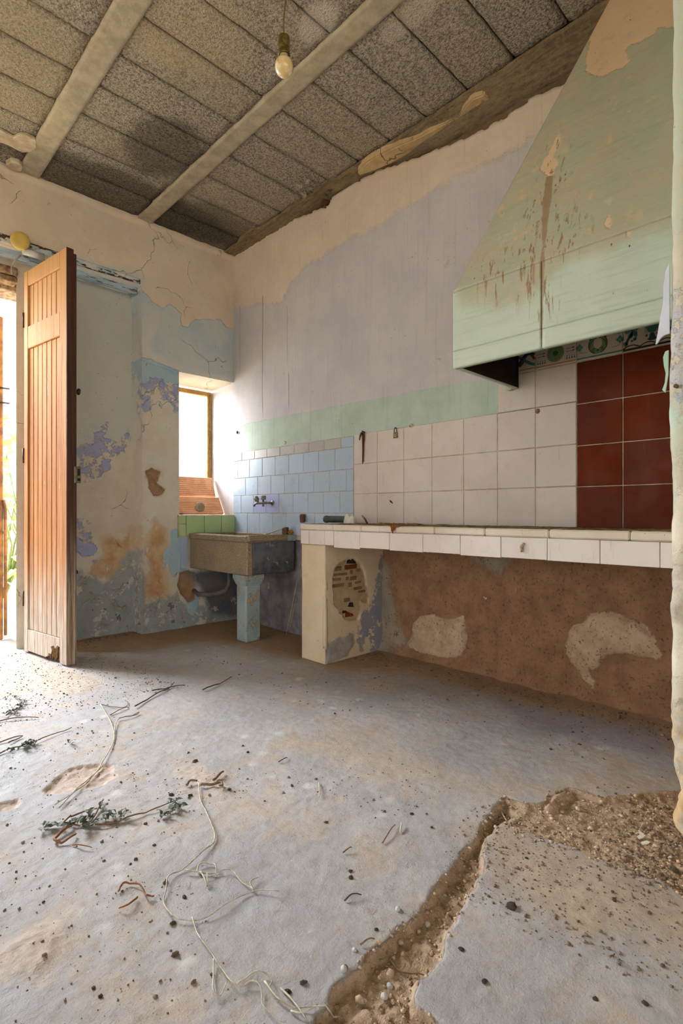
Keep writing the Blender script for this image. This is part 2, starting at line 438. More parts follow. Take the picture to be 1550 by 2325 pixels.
def keep(i, j):
    cx, cz = xm[i], zm[j]
    win = (cx > WX0) & (cz > WZ0) & (cz < WZ1)
    dr = (cx > DX0) & (cx < DX1) & (cz < DZ1)
    return ~(win | dr)
Q = grid_quads(len(xs), len(zs), keep)
# thickness: reveals of window and doorway
RV = [Q]; VV = [V]; off = len(V)
def reveal(p00, p10, p11, p01, nu=24, nv=10):
    global off
    v, q, uv = patch(p00, p10, p11, p01, nu, nv)
    VV.append(v); RV.append(q + off); off += len(v)
YR = 4.38
reveal((WX0, YW, WZ0), (WX0, YR, WZ0), (WX0, YR, WZ1), (WX0, YW, WZ1))
reveal((WX0, YW, WZ1), (WX0, YR, WZ1 - .01), (WX1 + .1, YR, WZ1 - .01), (WX1 + .1, YW, WZ1))
reveal((WX0, YW, WZ0), (WX1 + .1, YW, WZ0), (WX1 + .1, YR, WZ0), (WX0, YR, WZ0))
YD = 4.42
reveal((DX1, REC_Y, -.04), (DX1 + .11, YD, -.04), (DX1 + .11, YD, DZ1), (DX1, REC_Y, DZ1))
reveal((DX0, REC_Y, -.04), (DX0, YD, -.04), (DX0, YD, DZ1), (DX0, REC_Y, DZ1))
reveal((DX0, REC_Y, DZ1), (DX0, YD, DZ1), (DX1 + .11, YD, DZ1), (DX1, REC_Y, DZ1))
Vt = np.concatenate(VV); n_extra = len(Vt) - len(V)
def pad(a): return np.concatenate([a, np.full(n_extra, -.5)])
A2 = {k: pad(a) for k, a in A.items()}
A2['cream'][len(V):] = .5
wb = mesh_np('wall_back', Vt, np.concatenate(RV), smooth=True, attrs=A2)
M_wallB = paint('door_wall_paint', ('deccb4', 'd4c0a6', 2.5), [
    ('cream', 'd8cdb9', 'cdbfa8', 4, .03, .02, .2),
    ('palen', 'c3c4bc', 'd0c9b8', 3, .05, .03, .2),
    ('skyblue', 'b5c0c1', 'c6c8c0', 4, .03, .006, .5),
    ('whiter', 'd2cdc2', 'c8c6be', 4, .06, .03, .2),
    ('brown', 'b98d5f', 'd2b48c', 9, .09, .03, -.4, (8, .38)),
    ('lowcream', 'b9a98f', '9c8467', 8, .12, .05, -.2),
    ('lowgrey', '8f999c', 'a8a49a', 9, .12, .02, .3, (9, .40)),
    ('band', '9db9c3', 'aec0c4', 6, .05, .006, .5),
    ('violet', 'a8a8c6', 'a2a4bc', 9, .10, .005, .5, (13, .47)),
    ('oval', 'ae8a66', '94714f', 12, .035, .006, -.5),
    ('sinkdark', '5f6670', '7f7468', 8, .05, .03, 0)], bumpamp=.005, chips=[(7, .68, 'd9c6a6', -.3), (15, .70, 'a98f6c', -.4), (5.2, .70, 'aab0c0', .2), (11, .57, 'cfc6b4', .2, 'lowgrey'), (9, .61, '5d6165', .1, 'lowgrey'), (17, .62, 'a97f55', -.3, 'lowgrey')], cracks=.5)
wall_back = struct(link('wall_back', wb, M_wallB))

# outer shell of the same walls so that no daylight leaks in behind the plaster
M_mason = NT('masonry'); M_mason.color(M_mason.mix(M_mason.noise(8, 5), 'b8a88e', '9d8c74')); M_mason.bump(M_mason.noise(20, 5), .02)
M_mason = M_mason.mat
mb = MB()
mb.box((2.74, -3.4, -.1), (3.1, 4.4, 3.4)); mb.box((2.57, YW + .02, WZ0 - .01), (2.76, 4.4, 2.2))
struct(mb.build('trim_1', M_mason), 'outer masonry behind the tiled wall')

# ---------------- floor: worn cement screed with a broken channel
def spaced(a, b, fine_a, fine_b, fine, coarse):
    return np.unique(np.round(np.concatenate([np.arange(a, fine_a, coarse), np.arange(fine_a, fine_b, fine), np.arange(fine_b, b, coarse * .2)]), 5))
fx = spaced(-3.6, 2.82, .15, 2.3, .0065, .12); fy = spaced(-3.4, 4.5, .2, 2.3, .0065, .12)
Xg, Yg = np.meshgrid(fx, fy, indexing='ij'); P = np.stack([Xg.ravel(), Yg.ravel()], 1)
trench = G((1142, 1808), (1122, 1838), (1100, 1870), (1080, 1900), (1058, 1925), (1030, 1965), (1000, 1992), (985, 2022), (960, 2056), (925, 2085), (905, 2105), (880, 2135), (850, 2152), (815, 2190), (785, 2215), (750, 2260), (735, 2290), (715, 2330),
           (1010, 2330), (985, 2305), (958, 2280), (950, 2250), (955, 2225), (985, 2195), (1000, 2160), (1018, 2125), (1035, 2090), (1052, 2060), (1070, 2025), (1092, 1992), (1105, 1960), (1098, 1935), (1108, 1900), (1130, 1868), (1165, 1840), (1150, 1812))
broken = G((1142, 1808), (1180, 1822), (1225, 1830), (1245, 1815), (1265, 1800), (1290, 1790), (1320, 1800), (1370, 1812), (1430, 1808), (1560, 1790), (1640, 1900), (1600, 2060), (1480, 1990), (1380, 1960), (1300, 1930), (1230, 1905), (1180, 1880), (1130, 1868))
lip = G((1232, 1830), (1255, 1800), (1310, 1790), (1290, 1812), (1262, 1840), (1230, 1842))
dent = G((93, 1795), (125, 1765), (165, 1742), (205, 1735), (255, 1735), (262, 1760), (240, 1780), (200, 1790), (150, 1800), (105, 1802))
dent2 = G((-10, 1825), (50, 1808), (40, 1830), (0, 1842))
sand = G((0, 2150), (60, 2110), (130, 2080), (180, 2090), (205, 2130), (190, 2170), (170, 2200), (120, 2200), (80, 2230), (20, 2215))
sand2 = G((400, 1760), (440, 1740), (500, 1745), (540, 1790), (520, 1830), (470, 1815), (420, 1790))
dust_right = G((1130, 1868), (1230, 1900), (1400, 1960), (1600, 2040), (1700, 2250), (1500, 2150), (1350, 2120), (1230, 2060), (1120, 2010), (1095, 1960))
brown_by_wall = [(1.0, 4.3), (1.25, 3.55), (1.9, 3.42), (2.1, 2.9), (2.15, 2.6), (2.14, 2.3), (2.36, 1.9), (2.42, 1.4), (2.4, .9), (2.3, .3), (3, .3), (3, 4.4)]  # floor tinted brown along the walls and behind the door leaf
dust_mid = G((640, 1680), (800, 1670), (960, 1720), (1100, 1780), (1300, 1760), (1540, 1760), (1540, 1830), (1140, 1810), (1000, 1790), (830, 1760))
doorstep = G((-40, 1490), (60, 1490), (150, 1518), (230, 1550), (180, 1580), (60, 1570), (-60, 1600))
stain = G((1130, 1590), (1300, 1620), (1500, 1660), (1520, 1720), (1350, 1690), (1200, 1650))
w1 = vnoise(P, 6, 41, 4); w2 = vnoise(P, 30, 42, 4)
tr = union(P, [trench]) + .012 * w2 + .01 * vnoise(P, 12, 44, 2)
br = union(P, [broken]) + .03 * w1 + .01 * w2
de = union(P, [dent, dent2]) + .012 * w2
Z = .006 * vnoise(P, 2.2, 43, 3) + .0022 * vnoise(P, 14, 45, 3) + .0012 * vnoise(P, 55, 46, 2)
deep = sst(tr, -.003, .014)
crumb = np.abs(vnoise(P, 28, 47, 3)) * .014 + np.abs(vnoise(P, 75, 48, 2)) * .007
Z = Z * (1 - deep) + deep * (-.028 + crumb)
sh = sst(br, -.004, .025) * (1 - deep)
fade = sst(union(P, [broken]), .0, .07)
Z += sh * (-.016 + .8 * crumb + .006 * vnoise(P, 9, 49, 3))
Z += sst(union(P, [lip]) + .008 * w2, 0, .02) * .024
Z += sst(de, -.002, .012) * (-.010 + .007 * np.abs(vnoise(P, 40, 50, 2)))
dirt = union(P, [sand, sand2, doorstep])
Z += sst(dirt + .05 * w1, 0, .05) * (.003 + .005 * np.abs(vnoise(P, 45, 51, 3)))
Z += .0025 * np.clip(vnoise(P, 5, 52, 3) - .1, 0, 1) * vnoise(P, 60, 53, 2)
A = {'trench': np.clip(np.maximum(tr, br), -.5, .5), 'dent': np.clip(de, -.5, .5), 'sand': dirt,
     'dustr': union(P, [dust_right]), 'brownw': union(P, [brown_by_wall]), 'dustm': union(P, [dust_mid]), 'stain': union(P, [stain])}
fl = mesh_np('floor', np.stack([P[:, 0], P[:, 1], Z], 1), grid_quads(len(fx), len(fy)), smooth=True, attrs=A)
t = NT('cement_floor', .8)
nA = t.noise(3.2, 7, .62); nB_ = t.noise(26, 5, .65); nC = t.noise(120, 4, .65)
warp = t.m('ADD', t.m('MULTIPLY', t.m('SUBTRACT', t.noise(7, 6, .65), .5), 2), t.m('MULTIPLY', t.m('SUBTRACT', nB_, .5), .7))
c = t.mix(t.ss(nA, .36, .66), '94908e', 'a59e98')
c = t.mix(t.m('MULTIPLY', t.ss(t.noise(5.5, 6, .7), .52, .68), .55), c, 'a4a2a0')
# sandy dust lying in thin drifts
c = t.mix(t.m('MULTIPLY', t.ss(t.noise(3.4, 9, .74), .49, .64), .62), c, 'ab957e')
c = t.mix(t.m('MULTIPLY', t.ss(nB_, .50, .66), .45), c, '8f8274')
worn = t.ss(t.noise(1.9, 4, .6), .47, .62)
pock = t.m('MULTIPLY', t.ss(t.noise(16, 7, .75), .54, .68), worn)
c = t.mix(t.m('MULTIPLY', pock, .45), c, 'a18a72')
c = t.mix(t.m('MULTIPLY', t.ss(t.noise(19, 6, .7), .62, .72), .25), c, 'c9c5c0')
# paler patches where aggregate shows
v = t.vor(9.5); c = t.mix(t.m('MULTIPLY', t.ss(v, .08, .30, 1, 0), t.ss(t.noise(3, 4), .45, .65, 0, .5)), c, 'd3cec6')
def lay(a, amp, soft, ca, cb, sc, f=1.0):
    global c
    mk = t.ss(t.m('ADD', t.attr(a), t.m('MULTIPLY', warp, amp)), -soft, soft, 0, f)
    c = t.mix(mk, c, t.mix(t.ss(t.noise(sc, 5, .7), .35, .65), ca, cb)); return mk
lay('dustm', .16, .10, 'b09a80', 'a08f7c', 20, .65)
lay('brownw', .15, .12, 'a5835c', '967650', 16, .80)
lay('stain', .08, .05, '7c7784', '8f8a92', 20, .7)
lay('dustr', .12, .08, 'ae997e', '9b876f', 20, .75)
m_d = lay('sand', .16, .05, 'bba893', 'a28c76', 40, .7)
m_d = lay('dent', .004, .003, 'b49d8b', 'a18974', 30, .9)
m_t = lay('trench', .004, .004, 'b59b7d', '987c62', 38, 1)
for sc, r0, r1, th, col, f in ((30, .05, .10, .52, '4d443c', .8), (70, .07, .13, .48, '5c5045', .7), (130, .08, .15, .45, '6e6154', .6)):
    v = t.vor(sc); k = t.m('MULTIPLY', t.ss(v, r0, r1, 1, 0), t.ss(t.noise(2.7 + sc * .01, 3), th, th + .12))
    c = t.mix(t.m('MULTIPLY', k, f), c, col)
t.color(c)
t.rough(t.ss(nA, .3, .7, .62, .9))
h = t.m('ADD', t.m('MULTIPLY', nB_, .5), t.m('MULTIPLY', nC, .35))
h = t.m('ADD', h, t.m('MULTIPLY', t.noise(300, 3, .6), .16))
h = t.m('ADD', h, t.m('MULTIPLY', pock, t.m('MULTIPLY', t.noise(60, 5, .7), .9)))
h = t.m('ADD', h, t.m('MULTIPLY', m_t, t.m('MULTIPLY', t.noise(70, 5, .7), 2.0)))
t.bump(h, .006, .75)
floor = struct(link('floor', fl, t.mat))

# ---------------- ceiling: slab, concrete joists, hollow blocks between them
t = NT('slab_concrete'); t.color(t.mix(t.noise(6, 5), '6e655a', '4d463d')); t.bump(t.noise(60, 4), .01); M_slab = t.mat
ceiling = struct(MB().box((-3.7, -3.5, ZC + .035), (3.1, 4.5, ZC + .16)).build('ceiling', M_slab))
t = NT('block_concrete', .95, .1)
g = t.noise(75, 4, .75); g2 = t.noise(38, 3, .6)
c = t.mix(t.ss(g, .33, .62), '74695d', 'c4b9a8')
c = t.mix(t.m('MULTIPLY', t.ss(t.vor(120), .10, .30, 1, 0), .6), c, '3d362e')
c = t.mix(t.m('MULTIPLY', t.ss(t.noise(70, 3, .7), .60, .72), .8), c, 'cdc2b0')
c = t.mix(t.m('MULTIPLY', t.ss(t.rnd(), 0, 1), .22), c, 'b8a888')
# soot and damp marks on the concrete
S = t.sep()
def blob(cx, cy, rx, ry, sharp=.6):
    a = t.m('POWER', t.m('DIVIDE', t.m('SUBTRACT', S[0], cx), rx), 2.0); b = t.m('POWER', t.m('DIVIDE', t.m('SUBTRACT', S[1], cy), ry), 2.0)
    d = t.m('ADD', t.m('ADD', a, b), t.m('MULTIPLY', t.m('SUBTRACT', t.noise(4, 5, .65), .5), 1.6))
    return t.ss(d, sharp, 1.5, 1, 0)
c = t.mix(t.m('MULTIPLY', blob(1.5, 3.1, .22, .30), .55), c, '4a4138', 'MULTIPLY')
c = t.mix(t.m('MULTIPLY', blob(1.55, 3.75, .85, .25), .60), c, '52483e', 'MULTIPLY')
c = t.mix(t.m('MULTIPLY', blob(2.15, 3.7, .4, .3), .45), c, '52483e', 'MULTIPLY')
c = t.mix(t.m('MULTIPLY', blob(.62, 3.1, .35, .5), .28), c, 'c8b48c')
c = t.mix(t.m('MULTIPLY', blob(1.2, 2.25, .3, .25), .35), c, 'cdb48c')
c = t.mix(t.m('MULTIPLY', blob(1.62, 1.80, .08, .11), .75), c, 'd8cdbc')
c = t.mix(t.m('MULTIPLY', blob(1.9, 1.50, .06, .16), .5), c, 'd8cdbc')
t.color(c); t.bump(t.m('ADD', g, t.m('MULTIPLY', t.vor(120), .8)), .012, .9); M_block = t.mat
t = NT('joist_concrete', .85, .2)
c = t.mix(t.ss(t.noise(12, 6, .7), .35, .65), 'b9ab95', 'a39680')
c = t.mix(t.m('MULTIPLY', t.ss(t.noise(5, 5), .5, .7), .5), c, 'cabf9c')
t.color(c); t.bump(t.noise(70, 4, .6), .003, .6); M_joist = t.mat
def block_mesh(length, seed):
    random.seed(seed)
    V, Q, N = slab((0, 0, 0), (0, .256, 0), (length, .256, 0), (length, 0, 0), 9, 16, .04,
                   lambda uv, V: -.0035 * vnoise(V[:, :2], 9, seed, 3) - .010 * np.clip(1 - np.minimum.reduce([uv[:, 0], 1 - uv[:, 0]]) * 10, 0, 1) * (.45 + .55 * vnoise(V[:, :2], 30, seed + 3, 2))
                   - .008 * np.clip(1 - np.minimum.reduce([uv[:, 1], 1 - uv[:, 1]]) * 18, 0, 1) * (.5 + .5 * vnoise(V[:, :2], 30, seed + 5, 2)))
    return mesh_np('block', V, Q, smooth=False)
bays = [(.232, .908), (1.028, 1.702), (1.812, 2.452)]
for (x0, x1) in bays:
    ms = [block_mesh(x1 - x0 - .008, s) for s in (1, 2, 3)]
    for m_ in ms: m_.materials.append(M_block)
    for k in range(15):
        y1 = 3.955 - .268 * k
        o = link('block', ms[k % 3], None, ceiling)
        o.location = (x0 + .004, y1 - .262, ZC + random.uniform(-.003, .003))
        o.rotation_euler = (random.uniform(-.006, .006), random.uniform(-.004, .004), 0)
for (x0, x1) in ((.908, 1.028), (1.702, 1.812), (.112, .232)):
    V, Q, N = slab((x0, -.2, ZC - .010), (x0, 4.0, ZC - .010), (x1, 4.0, ZC - .010), (x1, -.2, ZC - .010), 200, 8, .06, lambda uv, V: -.0025 * vnoise(V[:, :2], 9, 4, 3))
    link('joist', mesh_np('joist', V, Q), M_joist, ceiling)
mb = MB(); mb.box((-3.7, -3.5, ZC + .005), (.112, 4.0, ZC + .04)); mb.box((.112, -3.5, ZC + .005), (2.46, -.2, ZC + .04))
mb.build('rendered_panel', M_joist, ceiling)

# ring beam along the tiled wall, its plaster fallen off
yy = np.arange(-3.2, 3.98, .012); prof = np.array([0, .04, .10, .25, .4, .55, .7, .85, 1.0])
drop = lambda y: .085 * sst(-y, -2.6, -1.6)
V = []
for y in yy:
    for s_ in prof:
        x = 2.448 + s_ * .19
        z = ZC + .004 - .012 * (s_ > 0) - drop(y) * sst(np.array(s_), .02, .9) + (.02 * (s_ - .5) if y > 2.5 else 0) * 0
        V.append((x, y, z))
V = np.array(V)
q = vnoise(V[:, :2], 14, 61, 4)
loose = sst(V[:, 1] + .1 * q, 2.35, 2.55)
V[:, 2] += .006 * q + loose * .012 * vnoise(V[:, :2], 40, 62, 3)
V[:, 0] -= loose * .05 * np.clip(vnoise(V[:, :2], 6, 63, 3) + .2, 0, 1) * (V[:, 0] < 2.5)
t = NT('ring_beam_concrete', .9, .2)
c = t.mix(t.ss(t.noise(10, 6, .7, t.scalevec((6, .8, 1))), .35, .65), '9a886c', '786750')
c = t.mix(t.m('MULTIPLY', t.ss(t.noise(34, 5, .7), .5, .62), .6), c, '9c8a6b')
c = t.mix(t.m('MULTIPLY', t.ss(t.noise(7, 5), .62, .7), .8), c, '94561f')
t.color(c); t.bump(t.noise(50, 6, .7), .014, .9)
beam = struct(link('trim_2', mesh_np('ring_beam', V, grid_quads(len(yy), len(prof)), smooth=True), t.mat), 'bare brown concrete edge along the top of the tiled wall')
mb = MB(); mb.box((2.47, -3.3, ZC + .0), (2.75, 4.0, ZC + .05)); mb.build('beam_core', M_slab, beam)

# ================================================================== FIXED FITTINGS
def simple(name, ca, cb=None, sc=8, rough=.6, spec=.4, bump=None, metal=0.0, world_coords=False, specks=0.0, speckcol='40362a'):
    t = NT(name, rough, spec)
    v = None if world_coords else t.obj()
    c = t.mix(t.ss(t.noise(sc, 5, .65, v), .35, .65), ca, cb or ca)
    if specks:
        k = t.m('MULTIPLY', t.ss(t.vor(sc * 3.2, vec=v), .06, .13, 1, 0), t.ss(t.noise(sc * .4, 3, .6, v), .48, .6))
        c = t.mix(t.m('MULTIPLY', k, specks), c, speckcol)
    t.color(c); t.p.inputs['Metallic'].default_value = metal
    if bump: t.bump(t.noise(bump[0], 5, .65, v), bump[1], .8)
    return t.mat

def tile_mat(name, ca, cb, rough=.3, dirt='8a7c68', dirt_f=.5, var=.10):
    t = NT(name, rough, .35)
    c = t.mix(t.ss(t.noise(3.5, 5, .6), .3, .7), ca, cb)
    c = t.mix(t.m('MULTIPLY', t.rnd(), var), c, '7f7a74')
    k = t.m('MULTIPLY', t.ss(t.noise(1.0, 6, .7, t.scalevec((60, 60, 6))), .60, .75), dirt_f)
    c = t.mix(k, c, dirt)
    k = t.m('MULTIPLY', t.ss(t.vor(26), .03, .06, 1, 0), t.ss(t.noise(3, 3), .46, .56))
    c = t.mix(t.m('MULTIPLY', k, .85), c, '45392c')
    t.color(c)
    t.bump(t.noise(12, 3, .5), .0015, .5)
    t.rough(t.ss(t.noise(9, 5), .3, .7, rough * .8, rough * 1.7))
    return t.mat
M_white = tile_mat('white_glaze', 'd9cdc2', 'd0c3b7')
M_blue = tile_mat('blue_glaze', 'b3c1d1', 'abbacb', dirt='d6d6d2', dirt_f=.35)
M_lav = tile_mat('lavender_glaze', 'b0b4d8', 'a9aed2', dirt='d6d6d2', dirt_f=.3)
M_grey = tile_mat('grey_glaze', 'aeaaa8', 'b9b2ac', dirt='d6d6d2', dirt_f=.3)
M_red = tile_mat('red_glaze', '6d2906', '5a2105', rough=.5, dirt='8c5438', dirt_f=.35, var=.08)
M_red.node_tree.nodes['Principled BSDF'].inputs['Specular IOR Level'].default_value = .12
M_green = tile_mat('green_glaze', 'b2c486', 'a6b97c', rough=.3)
M_fascia = tile_mat('fascia_glaze', 'e2d6cc', 'd9ccc1')
M_grout = simple('grout', 'c9bda8', 'a8987f', 14, .9, .1)

def wall_tile(y0, y1, z0, z1, mat, gap=.0022, th=.009, sink=0.0):
    """a glazed tile on the right wall, its face turned into the room"""
    tl = random.uniform(-.0009, .0009)
    mb = MB(); mb.box((XW - th + tl, y0 + gap, z0 + gap), (XW + .004, y1 - gap, z1 - gap), bev=.0018)
    return mb.build('tile', mat, wall_right)
# grout bed behind the tiles
mb = MB(); mb.box((XW - .0055, .36, .84), (XW + .003, 2.497, 1.452)); mb.box((XW - .0055, .36, 1.45), (XW + .003, 1.424, 1.74)); mb.box((XW - .0055, 2.49, .72), (XW + .003, 3.955, 1.446))
mb.build('grout_bed', M_grout, wall_right)
WC = [2.487, 2.277, 2.059, 1.847, 1.632, 1.424, 1.215, 1.012]
ZR = [.852, 1.050, 1.250, 1.452]
for a, b in zip(WC, WC[1:]):
    for r in range(3): wall_tile(b, a, ZR[r], ZR[r + 1], M_white)
for a, b in zip(WC[5:], WC[6:]): wall_tile(b, a, 1.452, 1.640, M_white)
RC = [1.012, .809, .606, .403]; RZ = [.852, 1.046, 1.240, 1.438, 1.636]
for a, b in zip(RC, RC[1:]):
    for r in range(4): wall_tile(b, a, RZ[r], RZ[r + 1], M_red, gap=.002)
def blue_row(cols, z0, z1, mats):
    for k, (a, b) in enumerate(zip(cols, cols[1:])): wall_tile(b, a, z0, z1, mats(k), gap=.002)
blue_row([3.955, 3.74, 3.567, 3.391, 3.222, 3.048, 2.883, 2.71, 2.54, 2.489], .752, .922, lambda k: M_blue)
blue_row([3.955, 3.834, 3.652, 3.476, 3.308, 3.134, 2.962, 2.791, 2.622, 2.489], .922, 1.073, lambda k: M_lav if k in (2, 3) else M_blue)
blue_row([3.955, 3.768, 3.591, 3.413, 3.238, 3.065, 2.896, 2.727, 2.558, 2.489], 1.073, 1.222, lambda k: M_blue)
blue_row([3.955, 3.886, 3.709, 3.528, 3.357, 3.184, 3.012, 2.841, 2.671, 2.489], 1.222, 1.372, lambda k: M_grey if k == 0 else M_blue)
blue_row([3.955, 3.821, 3.638, 3.466, 3.294, 3.119, 2.951, 2.781, 2.61, 2.489], 1.372, 1.444, lambda k: M_blue if k == 8 else M_grey)

# ---- patterned border tiles under the hood: flat painted motifs lie on the glaze
M_cream = tile_mat('cream_glaze', 'd2c0ad', 'c6b49f')
def flat(name, c): return simple(name, c, c, 30, .35, .4)
C_teal, C_dteal, C_blue, C_brown, C_green, C_dgreen, C_ochre, C_ink = [flat('glaze_' + n, c) for n, c in
    (('teal', '4f8078'), ('dark_teal', '24464a'), ('blue', '26306c'), ('brown', '6e5138'), ('sage', '7d8f62'), ('dark_green', '3c5a34'), ('ochre', 'a97a35'), ('ink', '2a211c'))]
class Motif:
    """flat shapes in (y, z) tile coordinates, y running to the camera's right (towards smaller Y)"""
    def __init__(s, y_left, z0, off=.0004): s.mb = MB(); s.y = y_left; s.z = z0; s.o = off
    def pt(s, u, v): return (XW - .009 - .0011 - s.o, s.y - u, s.z + v)
    def poly(s, pts):
        vs = [s.mb.bm.verts.new(s.pt(*p)) for p in pts]; s.mb.bm.faces.new(vs); return s
    def disc(s, u, v, r, n=16, ry=None): return s.poly([(u + r * math.cos(k * 2 * math.pi / n), v + (ry or r) * math.sin(k * 2 * math.pi / n)) for k in range(n)])
    def line(s, pts, w):
        for (a, b) in zip(pts, pts[1:]):
            d = Vector((b[0] - a[0], b[1] - a[1])); n = Vector((-d.y, d.x)).normalized() * w / 2; e = d.normalized() * w * .2
            s.poly([(a[0] + n.x - e.x, a[1] + n.y - e.y), (a[0] - n.x - e.x, a[1] - n.y - e.y), (b[0] - n.x + e.x, b[1] - n.y + e.y), (b[0] + n.x + e.x, b[1] + n.y + e.y)])
        return s
    def ring(s, u, v, r, w, a0=0, a1=2 * math.pi, n=20):
        return s.line([(u + r * math.cos(a0 + (a1 - a0) * k / n), v + r * math.sin(a0 + (a1 - a0) * k / n)) for k in range(n + 1)], w)
    def build(s, mat, parent):
        return s.mb.build('motif', mat, parent)
BZ = 1.640
def border(y_left, w, h=.115):
    return wall_tile(y_left - w, y_left, BZ, BZ + h, M_cream, gap=.0012)
# knotted ribbon tile
tl = border(1.322, .106)
Motif(1.322, BZ).poly([(.0, .010), (.106, .010), (.106, .016), (.0, .016)]).build(C_ochre, tl)
def wave(ph, a=.026): return [(.004 + .098 * k / 16, .062 + a * math.sin(ph + k / 16 * 2 * math.pi * .95)) for k in range(17)]
Motif(1.322, BZ, .0004).line(wave(math.pi * 1.15), .012).build(C_brown, tl)
Motif(1.322, BZ, .0007).line([(.004, .085), (.03, .075), (.06, .052), (.085, .036), (.102, .030)], .014).build(C_teal, tl)
Motif(1.322, BZ, .0010).line([(.004, .030), (.02, .045), (.045, .078), (.065, .092), (.085, .092), (.102, .080)], .012).build(C_blue, tl)
# rosette tile with rows of little arrows
tl = border(1.213, .201)
Motif(1.213, BZ).poly([(0, .008), (.2, .008), (.2, .013), (0, .013)]).build(C_ochre, tl)
m = Motif(1.213, BZ, .0004)
for u0 in (.006, .150):
    for k in range(4):
        u = u0 + .006 + k * .012
        m.line([(u, .022), (u, .040)], .0022).disc(u, .026, .0035, 8)
        m.line([(u, .092), (u, .110)], .0022).disc(u, .097, .0035, 8)
    for k in range(2): m.line([(u0 + .002, .058 + k * .014), (u0 + .044, .060 + k * .014)], .0022).disc(u0 + .036, .0595 + k * .014, .0035, 8)
m.build(C_dteal, tl)
Motif(1.213, BZ, .0004).disc(.100, .062, .041, 24).build(C_green, tl)
m = Motif(1.213, BZ, .0007)
for rr, n in ((.037, 20), (.028, 15), (.020, 11)):
    for k in range(n):
        a = 2 * math.pi * k / n + rr * 40; m.ring(.100 + rr * math.cos(a), .062 + rr * math.sin(a), .0052, .0014, a - 2, a + 2, 6)
m.disc(.100, .062, .014, 14).build(C_dgreen, tl)
# fruit wreath tile
tl = border(1.010, .201)
Motif(1.010, BZ).poly([(0, .006), (.2, .006), (.2, .013), (0, .013)]).build(C_teal, tl)
Motif(1.010, BZ, .0004).disc(.095, .062, .043, 24, .044).build(C_green, tl)
Motif(1.010, BZ, .0007).disc(.095, .066, .019, 16, .026).build(M_cream, tl)
m = Motif(1.010, BZ, .0010)
m.ring(.095, .060, .041, .004, 2.2, 4.4).ring(.095, .060, .041, .004, -1.25, .95)
for sg in (-1, 1):
    m.line([(.095 + sg * .006, .090), (.095 + sg * .022, .098), (.095 + sg * .036, .088)], .007)
    m.line([(.095 + sg * .020, .084), (.095 + sg * .034, .070), (.095 + sg * .036, .050)], .004)
    m.line([(.095 + sg * .03, .098), (.095 + sg * .052, .104)], .003)
    for k in range(3): m.ring(.095 + sg * (.006 + k * .005), .034, .011, .0022, 1.57, 1.57 - sg * 2.2, 7)
m.disc(.095, .034, .006, 8).build(C_dgreen, tl)
m = Motif(1.010, BZ, .0004)
for u in (.012, .190):
    for du, dv in ((0, .010), (0, -.010), (-.009, 0), (.009, 0)):
        m.poly([(u + du - .008, .062 + dv), (u + du, .062 + dv - .009), (u + du + .008, .062 + dv), (u + du, .062 + dv + .009)])
    s_ = 1 if u < .1 else -1
    m.line([(u, .040), (u + s_ * .015, .034), (u + s_ * .032, .034)], .002).line([(u, .086), (u + s_ * .015, .092), (u + s_ * .032, .092)], .002)
m.build(C_teal, tl)
# leaf and urn tile, scalloped foot
tl = border(.807, .201)
m = Motif(.807, BZ, .0004)
m.line([(0, .010)] + [(k * .0067, .012 + .012 * abs(math.sin(k * .0067 / .067 * math.pi))) for k in range(31)], .004).poly([(0, .002), (.2, .002), (.2, .011), (0, .011)]).build(C_ink, tl)
m = Motif(.807, BZ, .0007)
m.line([(.012, .030), (.020, .052), (.034, .070), (.040, .105)], .010)
for u, v, r, ry in ((.018, .086, .012, .009), (.030, .066, .011, .012), (.050, .092, .014, .009), (.046, .074, .013, .010), (.052, .064, .007, .010), (.010, .034, .010, .010), (.020, .106, .010, .006)): m.disc(u, v, r, 10, ry)
m.poly([(.082, .115), (.150, .115), (.142, .085), (.128, .064), (.116, .058), (.104, .064), (.090, .085)])
m.build(C_teal, tl)
m = Motif(.807, BZ, .0010)
for i in range(7):
    m.line([(.084 + i * .011, .114), (.116 + (i - 3) * .005 + .010, .064)], .0014); m.line([(.148 - i * .011, .114), (.116 - (i - 3) * .005 - .010, .064)], .0014)
m.poly([(.109, .060), (.123, .060), (.128, .040), (.136, .036), (.124, .028), (.108, .028), (.096, .036), (.104, .040)])
m.disc(.048, .048, .007, 9).disc(.036, .042, .005, 8).disc(.170, .050, .010, 9).disc(.182, .060, .009, 9).disc(.094, .052, .005, 8).disc(.138, .052, .005, 8).line([(.012, .040), (.024, .062), (.037, .084)], .003)
m.build(C_dteal, tl)

# ---- green tiles on the face of the window ledge
def ledge_tile(x0, x1, z0, z1):
    MB().box((x0 + .002, YW - .036, z0 + .002), (x1 - .002, YW - .022, z1 - .002), bev=.002).build('tile', M_green, wall_back)
for x0, x1 in ((2.028, 2.09), (2.09, 2.253), (2.253, 2.416), (2.416, 2.55)):
    if x0 < 2.05: ledge_tile(x0, x1, .738, .835); ledge_tile(x0, x1, .835, .902)
    else: ledge_tile(x0, x1, .738, .902)
M_lime = simple('lime_mortar', 'd9c9ae', 'b8a486', 12, .9, .1, bump=(50, .006), world_coords=True)
mb = MB(); mb.box((2.03, YW - .024, .73), (2.549, YW + .004, .904)); mb.box((2.03, YW - .03, .900), (2.549, YW + .1, .909), bev=.003); mb.build('mortar_bed', M_lime, wall_back)
MB().box((2.055, YW - .014, .47), (2.112, YW + .004, .735), bev=.002).build('tile', M_blue, wall_back)

